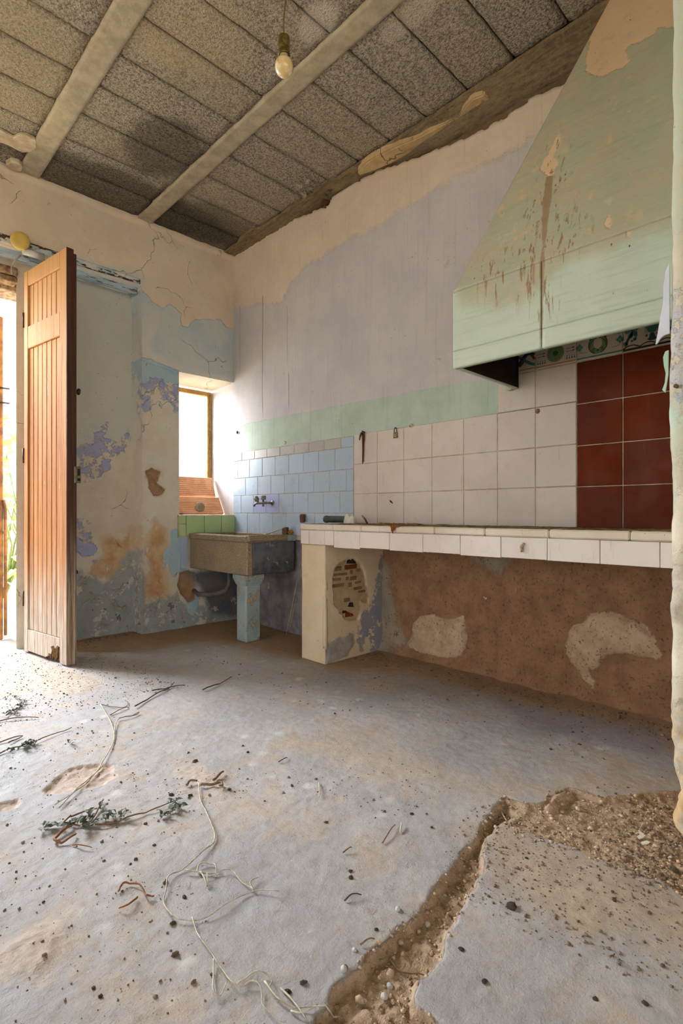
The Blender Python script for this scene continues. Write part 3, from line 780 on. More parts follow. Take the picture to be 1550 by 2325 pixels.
# ================================================================== PLASTER HOOD
HX, HY, HZ, HZ1 = 1.99, 1.326, 1.562, 1.90
def hood_mat():
    t = NT('hood_paint', .6, .3)
    n1 = t.noise(7, 6, .65)
    warp = t.m('ADD', t.m('MULTIPLY', t.m('SUBTRACT', n1, .5), 2), t.m('MULTIPLY', t.m('SUBTRACT', t.noise(45, 4), .5), .5))
    c = t.mix(t.ss(t.noise(3, 5, .6), .3, .7), 'bfc8b4', 'b4bfaa')
    bl = t.ss(t.m('ADD', t.attr('grime'), t.m('MULTIPLY', warp, .06)), -.03, .05)
    c = t.mix(t.m('MULTIPLY', bl, .85), c, t.mix(t.ss(t.noise(8, 6, .7), .35, .65), 'b2a286', 'a4a48a'))
    brush = t.noise(1, 5, .6, t.scalevec((4, 4, 70)))
    c = t.mix(t.m('MULTIPLY', t.ss(brush, .5, .7), .25), c, '8c9276')
    # bare plaster high up and in chips
    k = t.ss(t.m('ADD', t.attr('bare'), t.m('MULTIPLY', warp, .05)), -.006, .006)
    c = t.mix(k, c, t.mix(t.noise(5, 5), 'dcc09c', 'cfae86'))
    k2 = t.m('MULTIPLY', t.ss(t.noise(11, 7, .7), .61, .63), t.ss(t.attr('grime'), -.1, .25))
    c = t.mix(t.m('MULTIPLY', k2, .8), c, 'c8ad86')
    k2 = t.m('MULTIPLY', t.ss(t.noise(9.3, 6, .7, t.scalevec((1.3, 1.3, 1.1))), .63, .65), .7)
    c = t.mix(k2, c, 'b9b3a6')
    # brown runs of damp
    dr = t.ss(t.noise(1, 4, .65, t.scalevec((60, 60, 7))), .57, .61)
    k3 = t.m('MULTIPLY', dr, t.ss(t.m('ADD', t.attr('drips'), t.m('MULTIPLY', warp, .08)), -.06, .05))
    c = t.mix(t.m('MULTIPLY', k3, .9), c, '8a704c')
    k4 = t.ss(t.m('ADD', t.attr('run'), t.m('MULTIPLY', warp, .012)), -.002, .004)
    c = t.mix(t.m('MULTIPLY', k4, .8), c, '8f7450')
    v = t.vor(20, vec=t.scalevec((1, 1, .6))); k5 = t.m('MULTIPLY', t.ss(v, .04, .07, 1, 0), t.ss(t.noise(3, 3), .45, .55))
    c = t.mix(t.m('MULTIPLY', k5, .9), c, '4c4130')
    t.color(c)
    h = t.m('ADD', t.noise(20, 5, .6), t.m('MULTIPLY', k, -.8)); t.bump(t.m('ADD', h, t.m('MULTIPLY', brush, .3)), .004, .7)
    return t.mat
M_hood = hood_mat()
t = NT('soot_and_shade_black', .95, .1); t.color(t.mix(t.noise(9, 5), '231d18', '37302a')); t.bump(t.noise(60, 4), .01); M_soot_shade = t.mat  # soot of the hood, also the painted shade inside small holes
hood = thing('range_hood', 'big mint green plaster cooking hood with brown drips above the red tiles', 'hood', (2.27, .92, 1.56))
def hood_part(name, V, Q, N, mat=M_hood):
    PV = np.array(V); D = PV @ np.array([0, 0, 1.0])
    # marks measured on the photograph, on the front planes
    def front(p):
        lo = onX(p[0], p[1], HX)
        if lo[2] <= HZ1: return lo[1:]
        nx, nz = -1.29, .373                                       # the leaning plane: x - HX = .289 (z - HZ1)
        d = ray(*p); tt = (HX - .289 * (HZ1 - CAM_H)) / (d[0] - .289 * d[2]); return (d[1] * tt, CAM_H + d[2] * tt)
    FP = lambda *pts: [front(p) for p in pts]
    YZ = PV[:, 1:]
    drips = FP((1165, 560), (1200, 470), (1235, 380), (1262, 300), (1272, 300), (1280, 400), (1300, 470), (1345, 520), (1290, 600), (1270, 700), (1235, 720), (1200, 690), (1120, 680), (1060, 650), (1090, 600))
    runs = [FP((1232, 470), (1238, 400), (1256, 398), (1252, 440), (1243, 500), (1236, 600), (1232, 680), (1231, 788), (1227, 788), (1227, 700), (1229, 560)), FP((1211, 570), (1218, 500), (1222, 500), (1217, 580), (1213, 650), (1209, 650))]
    bare = [FP((1330, 160), (1335, 110), (1345, 60), (1380, -20), (1420, -40), (1540, -60), (1530, 60), (1500, 60), (1480, 75), (1450, 100), (1420, 110), (1430, 140), (1400, 160), (1375, 172), (1350, 165)),
            FP((1222, 385), (1240, 360), (1262, 365), (1255, 400), (1235, 402)), FP((1374, 510), (1380, 495), (1392, 515), (1385, 522)), FP((1420, 555), (1424, 525), (1430, 530), (1428, 560)), FP((1236, 370), (1268, 300), (1270, 310), (1250, 370))]
    grime = FP((1180, 700), (1290, 605), (1400, 565), (1560, 505), (1620, -200), (1300, -200), (1000, 660), (1050, 690))
    at = {'drips': union(YZ, [drips]), 'run': union(YZ, runs), 'bare': union(YZ, bare), 'grime': union(YZ, [grime])}
    me = mesh_np(name, PV - np.array(hood.location), Q, smooth=False, attrs=at)
    return link(name, me, mat, hood)
def hood_plane(name, p00, p10, p11, p01, nu, nv, th=.022):
    V, Q, N = slab(p00, p10, p11, p01, nu, nv, th, lambda uv, V: .0022 * vnoise(V[:, 1:], 6, 71, 3) * np.clip(np.minimum.reduce([uv[:, 0], 1 - uv[:, 0], uv[:, 1], 1 - uv[:, 1]]) * 12, 0, 1))
    return hood_part(name, V, Q, N)
YE = .30
TX, TY, TZ = HX + .289 * (3.19 - HZ1), HY - .473 * (3.19 - HZ1), 3.19
# faces run: front normal = -X ; p00->p10 along -Y, p00->p01 up
zb = HZ + .074
for (ya, yb) in ((HY, .925), (.921, YE)):
    hood_plane('front_board', (HX, ya, zb + .001), (HX, yb, zb + .001), (HX, yb, HZ1), (HX, ya, HZ1), 60, 30)
    hood_plane('bottom_rail', (HX, ya, HZ), (HX, yb, HZ), (HX, yb, zb), (HX, ya, zb), 40, 10, .026)
hood_plane('leaning_front', (HX, HY, HZ1), (HX, YE, HZ1), (TX, YE, TZ), (TX, TY, TZ), 110, 110)
# the end towards the door: normal +Y
def end(name, a, b, c_, d, th, mat=M_hood):
    V, Q, N = slab(a, b, c_, d, 16, 16, th); return hood_part(name, V, Q, N, mat)
end('end_board', (XW - .002, HY, HZ), (HX + .023, HY, HZ), (HX + .023, HY, HZ1), (XW - .002, HY, HZ1), .022)
end('leaning_end', (XW - .002, HY, HZ1), (HX + .02, HY, HZ1), (TX + .02, TY, TZ), (XW - .002, TY, TZ), .022)
# sooty lining inside
end('soot_lining', (HX + .03, HY - .0245, HZ + .004), (XW - .016, HY - .0245, HZ + .004), (XW - .016, HY - .0245, HZ1), (HX + .03, HY - .0245, HZ1), .002, M_soot_shade)
end('soot_lining', (HX + .0275, YE + .005, HZ + .004), (HX + .0275, HY - .03, HZ + .004), (HX + .0275, HY - .03, HZ1), (HX + .0275, YE + .005, HZ1), .001, M_soot_shade)
end('soot_lining', (XW - .016, HY - .03, HZ + .20), (XW - .016, YE, HZ + .20), (XW - .016, YE, 2.3), (XW - .016, HY - .03, 2.3), .002, M_soot_shade)
V, Q, N = slab((XW - .04, HY + .002, HZ - .005), (XW - .012, HY + .002, HZ - .005), (XW - .012, HY + .002, HZ + .14), (XW - .04, HY + .002, HZ + .14), 4, 8, .03)
hood_part('wall_batten', V, Q, N)

# ================================================================== COUNTER ON ITS PIER
counter = thing('kitchen_counter', 'long white tiled counter with chipped edge below the red and white wall tiles', 'counter', (2.35, 1.3, .72))
def ch(name, mb, mat, par=counter, loc=None):
    me = mb.mesh(name, mat); o = link(name, me, None, par)
    if par is not None and par.parent is None: me.transform(Matrix.Translation(-Vector(par.location)))
    elif par is not None: me.transform(Matrix.Translation(-Vector(par.parent.location)))
    return o
M_ledge = tile_mat('ledge_glaze', 'ddd0bf', 'cdbda6', rough=.5, dirt='7b6247', dirt_f=.7)
t = NT('counter_dirt', .9, .1); t.color(t.mix(t.ss(t.noise(20, 5), .4, .6), '6b5637', '9b8660')); t.bump(t.noise(60, 5), .008); M_crust = t.mat
CXF = 2.165
mb = MB(); mb.box((CXF + .012, .36, .728), (XW - .012, 2.575, .835)); ch('slab', mb, M_lime)
mb = MB()
ylist = [2.585, 2.28, 2.05, 1.80, 1.55, 1.27, .97, .66, .36]
for a, b in zip(ylist, ylist[1:]):
    mb.box((CXF - .006, b + .0008, .818), (CXF + .05, a - .0008, .853), bev=.006, jit=.0012)
ch('edge_moulding', mb, M_ledge)
FT = [2.580, 2.500, 2.356, 2.275, 2.062, 1.843, 1.622, 1.402, 1.191, .979, .768, .561, .36]
for k, (a, b) in enumerate(zip(FT, FT[1:])):
    dz = .006 if k in (0, 1, 2) else (-.006 if k == 3 else random.uniform(-.003, .003))
    mb = MB(); mb.box((CXF - .002 + random.uniform(-.001, .001), b + .0012, .724 + dz), (CXF + .011, a - .0012, .816), bev=.0016)
    ch('fascia_tile', mb, M_fascia)
V, Q, N = slab((CXF + .02, 2.57, .8515), (CXF + .02, .36, .8515), (XW - .004, .36, .8515), (XW - .004, 2.57, .8515), 300, 40, .02, lambda uv, V: .0015 + .0045 * np.clip(vnoise(V[:, :2], 9, 81, 4) + .2, 0, 1) + .004 * np.abs(vnoise(V[:, :2], 40, 82, 2)) * sst(uv[:, 0], .1, .3))
if V[:, 2].max() < .8515: V[:, 2] = 2 * .8515 - V[:, 2]
o = link('dirt_crust', mesh_np('dirt_crust', V - np.array(counter.location), Q, smooth=True), M_crust, counter); o['label'] = 'brown crust of dirt over the worktop'

# pier with plaster broken from its bricks
pier = thing('brick_pier', 'plastered brick pier with bare bricks showing, holding up the counter end', 'pier', (2.43, 2.48, 0))
PX0, PX1, PY0, PY1, PZ = 2.178, 2.715, 2.366, 2.585, .727
PS = lambda *p: [(lambda q: (q[0], q[2]))(onY(x, y, PY0)) for x, y in p]
loss = PS((760, 1290), (775, 1276), (790, 1268), (805, 1268), (818, 1280), (828, 1300), (832, 1330), (838, 1350), (836, 1370), (820, 1368), (822, 1385), (812, 1408), (795, 1410), (778, 1402), (770, 1385), (758, 1372), (756, 1330), (757, 1300))
grey_s = PS((862, 1255), (858, 1275), (856, 1300), (850, 1340), (845, 1365), (830, 1385), (820, 1400), (815, 1440), (812, 1475), (868, 1480), (868, 1255))
foot = PS((744, 1462), (772, 1445), (800, 1440), (802, 1462), (790, 1490), (742, 1512), (735, 1500))
M_pier = paint('pier_plaster', ('d8c4a6', 'cdb694', 5), [
    ('grey', '8a8b9a', '9a948c', 9, .08, .008, .3, (10, .40)), ('loss', 'baa17d', 'a68c68', 16, .03, .006, -.3), ('foot', 'aba39b', '8f867d', 9, .07, .012, .2)], bumpamp=.004)
def pier_face(name, a, b, c_, d, nu, nv, marks):
    V, Q, N = slab(a, b, c_, d, nu, nv, .02, None)
    XZ = V[:, [0, 2]]
    at = {k: (union(XZ, v) if marks else np.full(len(V), -.5)) for k, v in (('loss', [loss]), ('grey', [grey_s]), ('foot', [foot]))}
    n = .004 * vnoise(V[:, 1:] + V[:, :1], 7, 91, 3)
    if marks:
        V[:, 1] += n + sst(at['loss'] + .02 * vnoise(XZ, 22, 92, 3), -.002, .008) * .012; V[:, 1] -= sst(at['foot'], 0, .03) * .012 * (.6 + .5 * vnoise(XZ, 14, 93, 3))
    else: V[:, 0] += n
    return link(name, mesh_np(name, V - np.array(pier.location), Q, smooth=True, attrs=at), M_pier, pier)
pier_face('side_face', (PX0, PY0, 0), (PX1, PY0, 0), (PX1, PY0, PZ), (PX0, PY0, PZ), 110, 140, True)
pier_face('front_face', (PX0, PY1, 0), (PX0, PY0, 0), (PX0, PY0, PZ), (PX0, PY1, PZ), 30, 90, False)
mb = MB(); mb.box((PX0 + .021, PY0 + .032, 0), (PX1, PY1, PZ)); ch('core', mb, M_lime, pier)
M_brick = simple('brick_clay', '8c7150', '735a3c', 18, .9, .1, bump=(60, .006), world_coords=True)
M_brickr = simple('brick_burnt', '7c3f1d', '5c2d15', 18, .9, .1, bump=(60, .006), world_coords=True)
def sbrick(px0, py0, px1, py1, red=False, dep=.009):
    (xa, za), (xb, zb_) = PS((px0, py1))[0], PS((px1, py0))[0]
    mb = MB(); mb.box((xa, PY0 + .014 - dep, za), (xb, PY0 + .034, zb_), bev=.003, jit=.0022); ch('brick', mb, M_brickr if red else M_brick, pier)
for b_ in ((763, 1286, 777, 1297), (760, 1300, 790, 1309), (757, 1312, 776, 1320), (757, 1324, 783, 1335), (797, 1308, 811, 1318), (787, 1310, 793, 1318), (808, 1319, 822, 1326), (805, 1332, 823, 1341), (815, 1339, 832, 1347), (783, 1357, 796, 1367), (797, 1294, 803, 1303), (811, 1291, 820, 1298), (793, 1323, 801, 1333)):
    sbrick(*b_)
sbrick(785, 1281, 812, 1294, True); sbrick(786, 1385, 806, 1404, True, .001); 
def hole(poly):
    p = PS(*poly); mb = MB(); mb.prism([(x, z) for x, z in p], .004, Matrix(((1, 0, 0, 0), (0, 0, 1, PY0 + .0085), (0, 1, 0, 0), (0, 0, 0, 1)))); ch('hollow_shade', mb, M_soot_shade, pier)  # black sheet painting the shade inside a brick hollow
hole(((789, 1280), (790, 1273), (795, 1270), (799, 1273), (802, 1268), (806, 1273), (811, 1274), (810, 1280)))
hole(((792, 1378), (796, 1368), (803, 1368), (805, 1379))); hole(((780, 1390), (781, 1387), (788, 1387), (789, 1391), (781, 1393)))

# ================================================================== DOOR LEAF, LINTEL, WINDOW
t = NT('old_varnished_wood', .8, .12)
S = t.sep()
gr = t.noise(1, 7, .65, t.scalevec((45, 45, 1.6))); gr2 = t.noise(1, 4, .6, t.scalevec((160, 160, 5)))
c = t.mix(t.ss(gr, .3, .7), 'c08a54', '9c6236')
c = t.mix(t.m('MULTIPLY', t.rnd(), .25), c, '8a5129')
c = t.mix(t.m('MULTIPLY', t.ss(gr2, .55, .7), .5), c, '6b4022')
c = t.mix(t.m('MULTIPLY', t.ss(t.m('ADD', S[2], t.m('MULTIPLY', t.noise(1, 5, .6, t.scalevec((14, 14, 2))), 1.4)), 1.9, 2.9), .55), c, 'd0a066')
wear = t.ss(t.m('SUBTRACT', S[2], t.m('MULTIPLY', t.noise(1, 6, .7, t.scalevec((38, 38, 1.3))), 1.1)), -.42, .22, 1, 0)
c = t.mix(t.m('MULTIPLY', wear, .9), c, t.mix(t.ss(gr2, .4, .6), 'cbbfb2', '9f8f80'))
c = t.mix(t.m('MULTIPLY', t.ss(t.noise(1, 5, .65, t.scalevec((26, 26, 5))), .66, .72), .7), c, 'e0cfb4')
t.color(c); t.bump(t.m('ADD', gr, t.m('MULTIPLY', gr2, .6)), .003, .7); M_wood = t.mat
t = NT('dark_edge_wood', .55, .3); S = t.sep()
gr = t.noise(1, 7, .65, t.scalevec((60, 60, 2)))
c = t.mix(t.ss(gr, .3, .7), '5a3620', '3a2115')
wear = t.ss(t.m('SUBTRACT', S[2], t.m('MULTIPLY', t.noise(1, 6, .7, t.scalevec((40, 40, 1.5))), 1.1)), -.35, .45, 1, 0)
c = t.mix(t.m('MULTIPLY', wear, .9), c, t.mix(t.ss(gr, .4, .6), 'b9a690', '7d624a'))
c = t.mix(t.m('MULTIPLY', t.ss(t.noise(30, 5, .65), .68, .73), .6), c, 'b08a5c')
t.color(c); t.bump(gr, .004, .7); M_edge = t.mat
M_iron = simple('old_iron', '3b332d', '5a4636', 40, .55, .5, metal=.6)
M_brass = simple('dull_brass', '8d8462', '6e6440', 40, .5, .5, metal=.5)
M_rust = simple('rust', '6e4022', '4a2b1a', 50, .85, .2, bump=(90, .004))
M_rot = simple('rotten_wood', '5a4028', '8c6b45', 40, .95, .1, bump=(80, .01), world_coords=True)

door = bpy.data.objects.new('door_1', None); COL.objects.link(door); struct(door, 'open brown boarded door leaf, bleached and rotten at its foot')
door.location = (.950, 3.985, .006)
LD = Matrix(((.156, .988, 0, 0), (-.988, .156, 0, 0), (0, 0, 1, 0), (0, 0, 0, 1)))
door.rotation_euler = LD.to_euler()
LW = .577
def dpart(name, lo, hi, mat=M_wood, bev=.003, jit=0):
    return MB().box(lo, hi, bev=bev, jit=jit).build(name, mat, door)
dpart('stile', (0, 0, 0), (.055, .042, 2.515)); dpart('stile', (.489, 0, 0), (LW - .004, .042, 2.515))
dpart('rail', (.055, .001, 2.415), (.489, .041, 2.515)); dpart('rail', (.055, .001, 2.000), (.489, .041, 2.146))
mb = MB(); mb.prism([(.055, .012), (.30, .010), (.335, .022), (.345, .042), (.375, .040), (.385, .066), (.372, .085), (.41, .098), (.430, .082), (.455, .104), (.488, .100), (.488, .150), (.055, .150)], .040, Matrix(((1, 0, 0, 0), (0, 0, 1, .001), (0, 1, 0, 0), (0, 0, 0, 1))))
mb.build('rail', M_wood, door)
mb = MB()
for k in range(16): 
    x = random.uniform(.33, .485); mb.box((x, .012, random.uniform(.004, .03)), (x + random.uniform(.012, .03), .036, random.uniform(.07, .14)), jit=.008)
o = mb.build('rotten_core', M_rot, door); o['label'] = 'crumbling rotten wood in the broken bottom rail'
nb = 7; bw = (.489 - .055) / nb
bm_lo = MB().box((0.0012, 0, 0), (bw - .0012, .022, 1.850), bev=.005).mesh('board', M_wood)
bm_hi = MB().box((0.0012, 0, 0), (bw - .0012, .022, .269), bev=.005).mesh('board', M_wood)
for k in range(nb):
    for me, z in ((bm_lo, .150), (bm_hi, 2.146)):
        o = link('board', me, None, door); o.location = (.055 + k * bw, .010 + random.uniform(-.001, .001), z)
dpart('edge_strip', (LW - .004, .0, 0), (LW, .042, 2.514), M_edge, .001); dpart('edge_lip', (LW - .014, .042, .0), (LW + .001, .060, 2.49), M_edge, .003)
dpart('mortise', (LW - .001, .016, 1.27), (LW + .001, .024, 1.41), M_iron, .0005)
lk = dpart('lock_keep', (LW - .02, .045, 1.10), (LW + .004, .085, 1.20), M_brass, .003)
MB().box((LW + .003, .062, 1.145), (LW + .006, .078, 1.187)).build('slot_shade', M_soot_shade, lk); MB().box((LW + .003, .062, 1.112), (LW + .006, .078, 1.128)).build('slot_shade', M_soot_shade, lk)  # black bars stand for the shade inside the slots
for z in (1.664, .555):
    s_ = 1 if z > 1 else .6
    mb = MB(); mb.lathe([(.006 * s_, 0), (.006 * s_, .016 * s_), (.012 * s_, .018 * s_), (.020 * s_, .024 * s_), (.020 * s_, .029 * s_), (.010 * s_, .033 * s_)], 16, Matrix.Translation((LW - .03, .06, z)) @ Matrix.Rotation(-math.pi / 2, 4, 'X'))
    mb.build('knob', M_iron, door)
for z in (.35, 1.3, 2.2): MB().tube([(-.006, .0, z - .05), (-.006, .0, z + .05)], .007, 8).build('hinge', M_iron, door)

# timber lintel with flaking paint, door head frame
t = NT('flaking_paint_wood', .7, .3)
c = t.mix(t.ss(t.noise(6, 5), .3, .7), '9fb8c6', 'd8d4c8')
k = t.ss(t.noise(1, 7, .7, t.scalevec((7, 20, 22))), .51, .53)
c = t.mix(k, c, t.mix(t.noise(30, 4), '6b4a31', '3e2b1e'))
t.color(c); t.bump(t.m('MULTIPLY', k, -1.0), .004, .9); M_flake = t.mat
mb = MB()
V, Q, N = slab((-.45, YW - .008, 2.648), (1.725, YW - .008, 2.672), (1.725, YW - .004, 2.712), (-.45, YW - .004, 2.735), 160, 8, .165, lambda uv, V: .004 * vnoise(V[:, [0, 2]] * np.array([3, 12]), 6, 101, 3))
lintel = struct(link('trim_3', mesh_np('lintel', V, Q), M_flake), 'old timber lintel with flaking blue paint over the door recess')
V, Q, N = slab((-.45, YW + .05, 2.60), (1.722, YW + .05, 2.605), (1.722, YW + .030, 2.675), (-.45, YW + .030, 2.655), 120, 6, .12, lambda uv, V: .004 * vnoise(V[:, [0, 2]] * np.array([3, 12]), 6, 103, 3))
t = NT('blue_paint_wood', .7, .3); c = t.mix(t.ss(t.noise(1, 6, .7, t.scalevec((6, 20, 40))), .35, .65), '8fa6b3', 'b3bfc2'); c = t.mix(t.ss(t.noise(1, 7, .7, t.scalevec((6, 20, 50))), .55, .58), c, '6b5848'); t.color(c)
link('under_beam', mesh_np('under_beam', V, Q), t.mat, lintel)
M_oldwood = simple('weathered_frame', 'a98d6c', '6e5238', 30, .8, .2, bump=(60, .005), world_coords=True)
df = bpy.data.objects.new('door_2', None); COL.objects.link(df); struct(df, 'weathered wooden frame round the doorway')
MB().box((-.25, REC_Y - .02, 2.53), (.94, REC_Y + .06, 2.585), bev=.006).build('head', M_oldwood, df)
MB().box((-.25, REC_Y + .0, 2.49), (.945, REC_Y + .10, 2.53), bev=.006).build('head', M_oldwood, df)
MB().box((-.25, REC_Y + .10, 2.46), (1.05, REC_Y + .30, 2.53), bev=.006).build('head', M_oldwood, df)

win = bpy.data.objects.new('window_1', None); COL.objects.link(win); struct(win, 'small window with an ochre wooden frame in the deep opening')
M_ochre = simple('ochre_frame', 'b98f4e', '9a7436', 14, .55, .3, world_coords=True)
MB().box((2.515, 4.325, .91), (2.557, 4.365, 2.035), bev=.004).build('frame', M_ochre, win)
MB().box((2.05, 4.325, 1.995), (2.515, 4.365, 2.035), bev=.004).build('frame', M_ochre, win)
MB().box((2.05, 4.325, .91), (2.09, 4.365, 1.995), bev=.004).build('frame', M_ochre, win)
MB().box((2.532, 4.318, 1.0), (2.538, 4.326, 2.01)).build('bead', M_oldwood, win)
gm = bpy.data.materials.new('pane_glass'); gm.use_nodes = True; nt = gm.node_tree; nt.nodes.clear()
out = nt.nodes.new('ShaderNodeOutputMaterial'); mx = nt.nodes.new('ShaderNodeMixShader'); tr_ = nt.nodes.new('ShaderNodeBsdfTransparent'); gl = nt.nodes.new('ShaderNodeBsdfGlossy')
mx.inputs[0].default_value = .06; gl.inputs['Roughness'].default_value = .05
nt.links.new(tr_.outputs[0], mx.inputs[1]); nt.links.new(gl.outputs[0], mx.inputs[2]); nt.links.new(mx.outputs[0], out.inputs[0])
MB().box((2.09, 4.344, .95), (2.515, 4.347, 1.995)).build('pane', gm, win)

# clay panels shutting the foot of the window
M_clay = simple('terracotta', 'e2b08a', 'd39a72', 10, .85, .2, bump=(60, .003), world_coords=True)
def clay(label, y0, z0, y1, z1, x1, tw):
    dv = Vector((0, y1 - y0, z1 - z0)); L = dv.length; dv.normalize()
    o = thing('clay_panel', label, 'panel', (2.052, y0, z0), (math.atan2(z1 - z0, y1 - y0), 0, tw), group=None)
    mb = MB(); mb.box((0, 0, -.032), (x1 - 2.052, L, -.004), bev=.003); mb.build('body', M_clay, o)
    nr = 10
    me = MB().box((.001, 0, -.006), (x1 - 2.053, L / nr * .62, .0), bev=.0025).mesh('rib', M_clay)
    for k in range(nr):
        r = link('rib', me, None, o); r.location = (0, L / nr * (k + .19), 0)
clay('upper ribbed terracotta panel shutting the bottom of the window', 4.215, 1.072, 4.285, 1.248, 2.535, -.01)
clay('lower ribbed terracotta panel leaning on the window ledge behind the stone', 4.090, .925, 4.178, 1.068, 2.545, .0)
M_stone = simple('ledge_stone', 'b8a48a', '978369', 9, .9, .2, bump=(30, .01))
mb = MB(); mb.rock((0, 0, .0), .046, 2, 1.0, .12); st = mb.build('stone', M_stone)
p = onY(454, 1152, 4.03)
st.location = p; st.scale = (.85, .8, 1.0)
tag(st, 'rough grey stone standing on the window ledge before the terracotta panel', 'stone')
mb = MB(); mb.rock((0, 0, 0), .022, 1, .6, .2); st = mb.build('stone', M_stone); st.location = (2.10, 4.02, .920)
tag(st, 'small dusty stone lying beside the bigger stone on the ledge', 'stone')

# ================================================================== STONE SINK
t = NT('granite', .6, .35)
c = t.mix(t.ss(t.noise(6, 5), .3, .7), 'a08c6c', '8a7a62')
c = t.mix(t.ss(t.noise(150, 3, .7), .48, .62), c, '5d5140'); c = t.mix(t.m('MULTIPLY', t.ss(t.noise(190, 2, .7), .62, .68), .8), c, 'd8c8a6')
t.color(c); t.bump(t.noise(170, 3), .002); M_gran = t.mat
t = NT('sink_side_paint', .75, .25)
c = t.mix(t.ss(t.noise(7, 6, .7), .35, .65), '6b6a70', '47484d')
c = t.mix(t.ss(t.noise(13, 6, .7), .60, .64), c, '9a938d'); c = t.mix(t.ss(t.noise(5, 5, .7), .64, .68), c, '6d7d88')
t.color(c); t.bump(t.noise(40, 5), .006); M_sidep = t.mat
t = NT('sink_leg_paint', .8, .25)
c = t.mix(t.ss(t.noise(6, 5), .3, .7), 'a3aca6', '8c9896')
k = t.ss(t.noise(9, 6, .7), .57, .60); c = t.mix(k, c, 'b79a7c'); c = t.mix(t.m('MULTIPLY', t.ss(t.noise(60, 4), .58, .68), .5), c, '5d5d5a')
t.color(c); t.bump(t.m('ADD', t.noise(50, 5), t.m('MULTIPLY', k, -.8)), .006); M_legp = t.mat
sink = thing('stone_sink', 'grey granite trough sink on a painted post in the corner under the window', 'sink', (2.34, 3.5, 0))
SX0, SX1, SY0, SY1, SZ0, SZ1 = 2.12, 2.548, 3.11, 3.922, .480, .765
def sp(name, lo, hi, mat, bev=.006, lab=None):
    lo = Vector(lo) - sink.location; hi = Vector(hi) - sink.location
    o = MB().box(lo, hi, bev=bev).build(name, mat, sink)
    if lab: o['label'] = lab
    return o
sp('front_panel', (SX0, SY0 + .002, SZ0), (SX0 + .05, SY1, SZ1 - .045), M_gran)
sp('side_panel', (SX0 + .05, SY0, SZ0 + .004), (SX1, SY0 + .05, SZ1 - .05), M_sidep, lab='sink side with worn dark paint')
sp('side_panel', (SX0 + .05, SY1 - .05, SZ0 + .004), (SX1, SY1, SZ1 - .05), M_gran)
sp('back_panel', (SX1 - .04, SY0 + .05, SZ0 + .004), (SX1, SY1 - .05, SZ1 - .05), M_gran)
sp('trough_floor', (SX0 + .05, SY0 + .05, SZ0 + .002), (SX1 - .04, SY1 - .05, SZ0 + .05), M_gran)
sp('rim', (SX0 - .012, SY0 - .002, SZ1 - .048), (SX0 + .055, SY1, SZ1 - .004), M_gran)
sp('rim', (SX0 + .0, SY0 - .016, SZ1 - .052), (SX1, SY0 + .07, SZ1), M_gran, .014)
sp('rim', (SX0 + .055, SY1 - .06, SZ1 - .048), (SX1, SY1, SZ1 - .002), M_gran)
sp('rim', (SX1 - .05, SY0 + .07, SZ1 - .048), (SX1, SY1 - .06, SZ1 - .002), M_gran)
sp('paint_patch', (2.47, SY0 - .0185, SZ1 - .05), (2.545, SY0 - .015, SZ1 - .004), M_legp, .001, 'patch of pale green paint on the rim')
mb = MB(); mb.box((2.134, 3.146, 0), (2.262, 3.268, .42), bev=.010); mb.bm.transform(Matrix.Translation(-sink.location)); mb.build('post', M_legp, sink)
mb = MB()
a = [(2.134, 3.146), (2.262, 3.146), (2.262, 3.268), (2.134, 3.268)]; b = [(2.118, 3.125), (2.275, 3.125), (2.275, 3.29), (2.118, 3.29)]
v0 = [mb.bm.verts.new((x, y, .405)) for x, y in a]; v1 = [mb.bm.verts.new((x, y, .455)) for x, y in b]; v2 = [mb.bm.verts.new((x, y, .480)) for x, y in b]
for r0, r1 in ((v0, v1), (v1, v2)):
    for k in range(4): mb.bm.faces.new((r0[k], r0[(k + 1) % 4], r1[(k + 1) % 4], r1[k]))
mb.bm.faces.new(v2); mb.bm.faces.new(v0[::-1]); mb.bm.transform(Matrix.Translation(-sink.location)); mb.build('post_cap', M_legp, sink)
mb = MB(); mb.tube([Vector(q) - sink.location for q in ((2.30, 3.62, .485), (2.30, 3.62, .36), (2.29, 3.66, .30), (2.22, 3.76, .27), (2.16, 3.86, .27), (2.16, 3.93, .29))], [.018, .018, .020, .018, .018, .018], 12); o = mb.build('drain_pipe', simple('grey_pipe', '6d665e', '57514b', 20, .6), sink); o['label'] = 'bent grey drain pipe below the trough'

# wall tap
M_chrome = simple('dull_chrome', '8f8a82', '6f6a62', 30, .38, .5, metal=.8)
tap = thing('wall_tap', 'small tarnished two handled tap on the blue tiles above the sink', 'tap', (2.545, 3.385, 1.004))
def tpart(name, mb, mat): mb.bm.transform(Matrix.Translation((0, 0, 0))); return mb.build(name, mat, tap)
mb = MB(); mb.tube([(.004, 0, 0), (-.045, .0, .0), (-.10, .03, 0)], .009, 10); mb.tube([(-.055, -.004, 0), (-.055, .11, 0)], .010, 10); tpart('body', mb, M_chrome)
mb = MB(); mb.lathe([(.020, 0), (.020, .004), (.010, .006)], 16, Matrix.Translation((.002, 0, 0)) @ Matrix.Rotation(-math.pi / 2, 4, 'Y')); tpart('flange', mb, M_chrome)
for (q, tilt, s_) in (((-.055, .045, .008), .0, 1), ((-.055, .115, .010), -.75, 1)):
    mb = MB(); mb.lathe([(.008, 0), (.008, .016), (.019, .018), (.020, .022), (.020, .046), (.017, .050)], 10, Matrix.Translation(q) @ Matrix.Rotation(tilt, 4, 'X'))
    tpart('handle', mb, simple('tap_handle', '8d8a80', '75726a', 30, .5, .4, metal=.3) if not bpy.data.materials.get('tap_handle') else bpy.data.materials['tap_handle'])
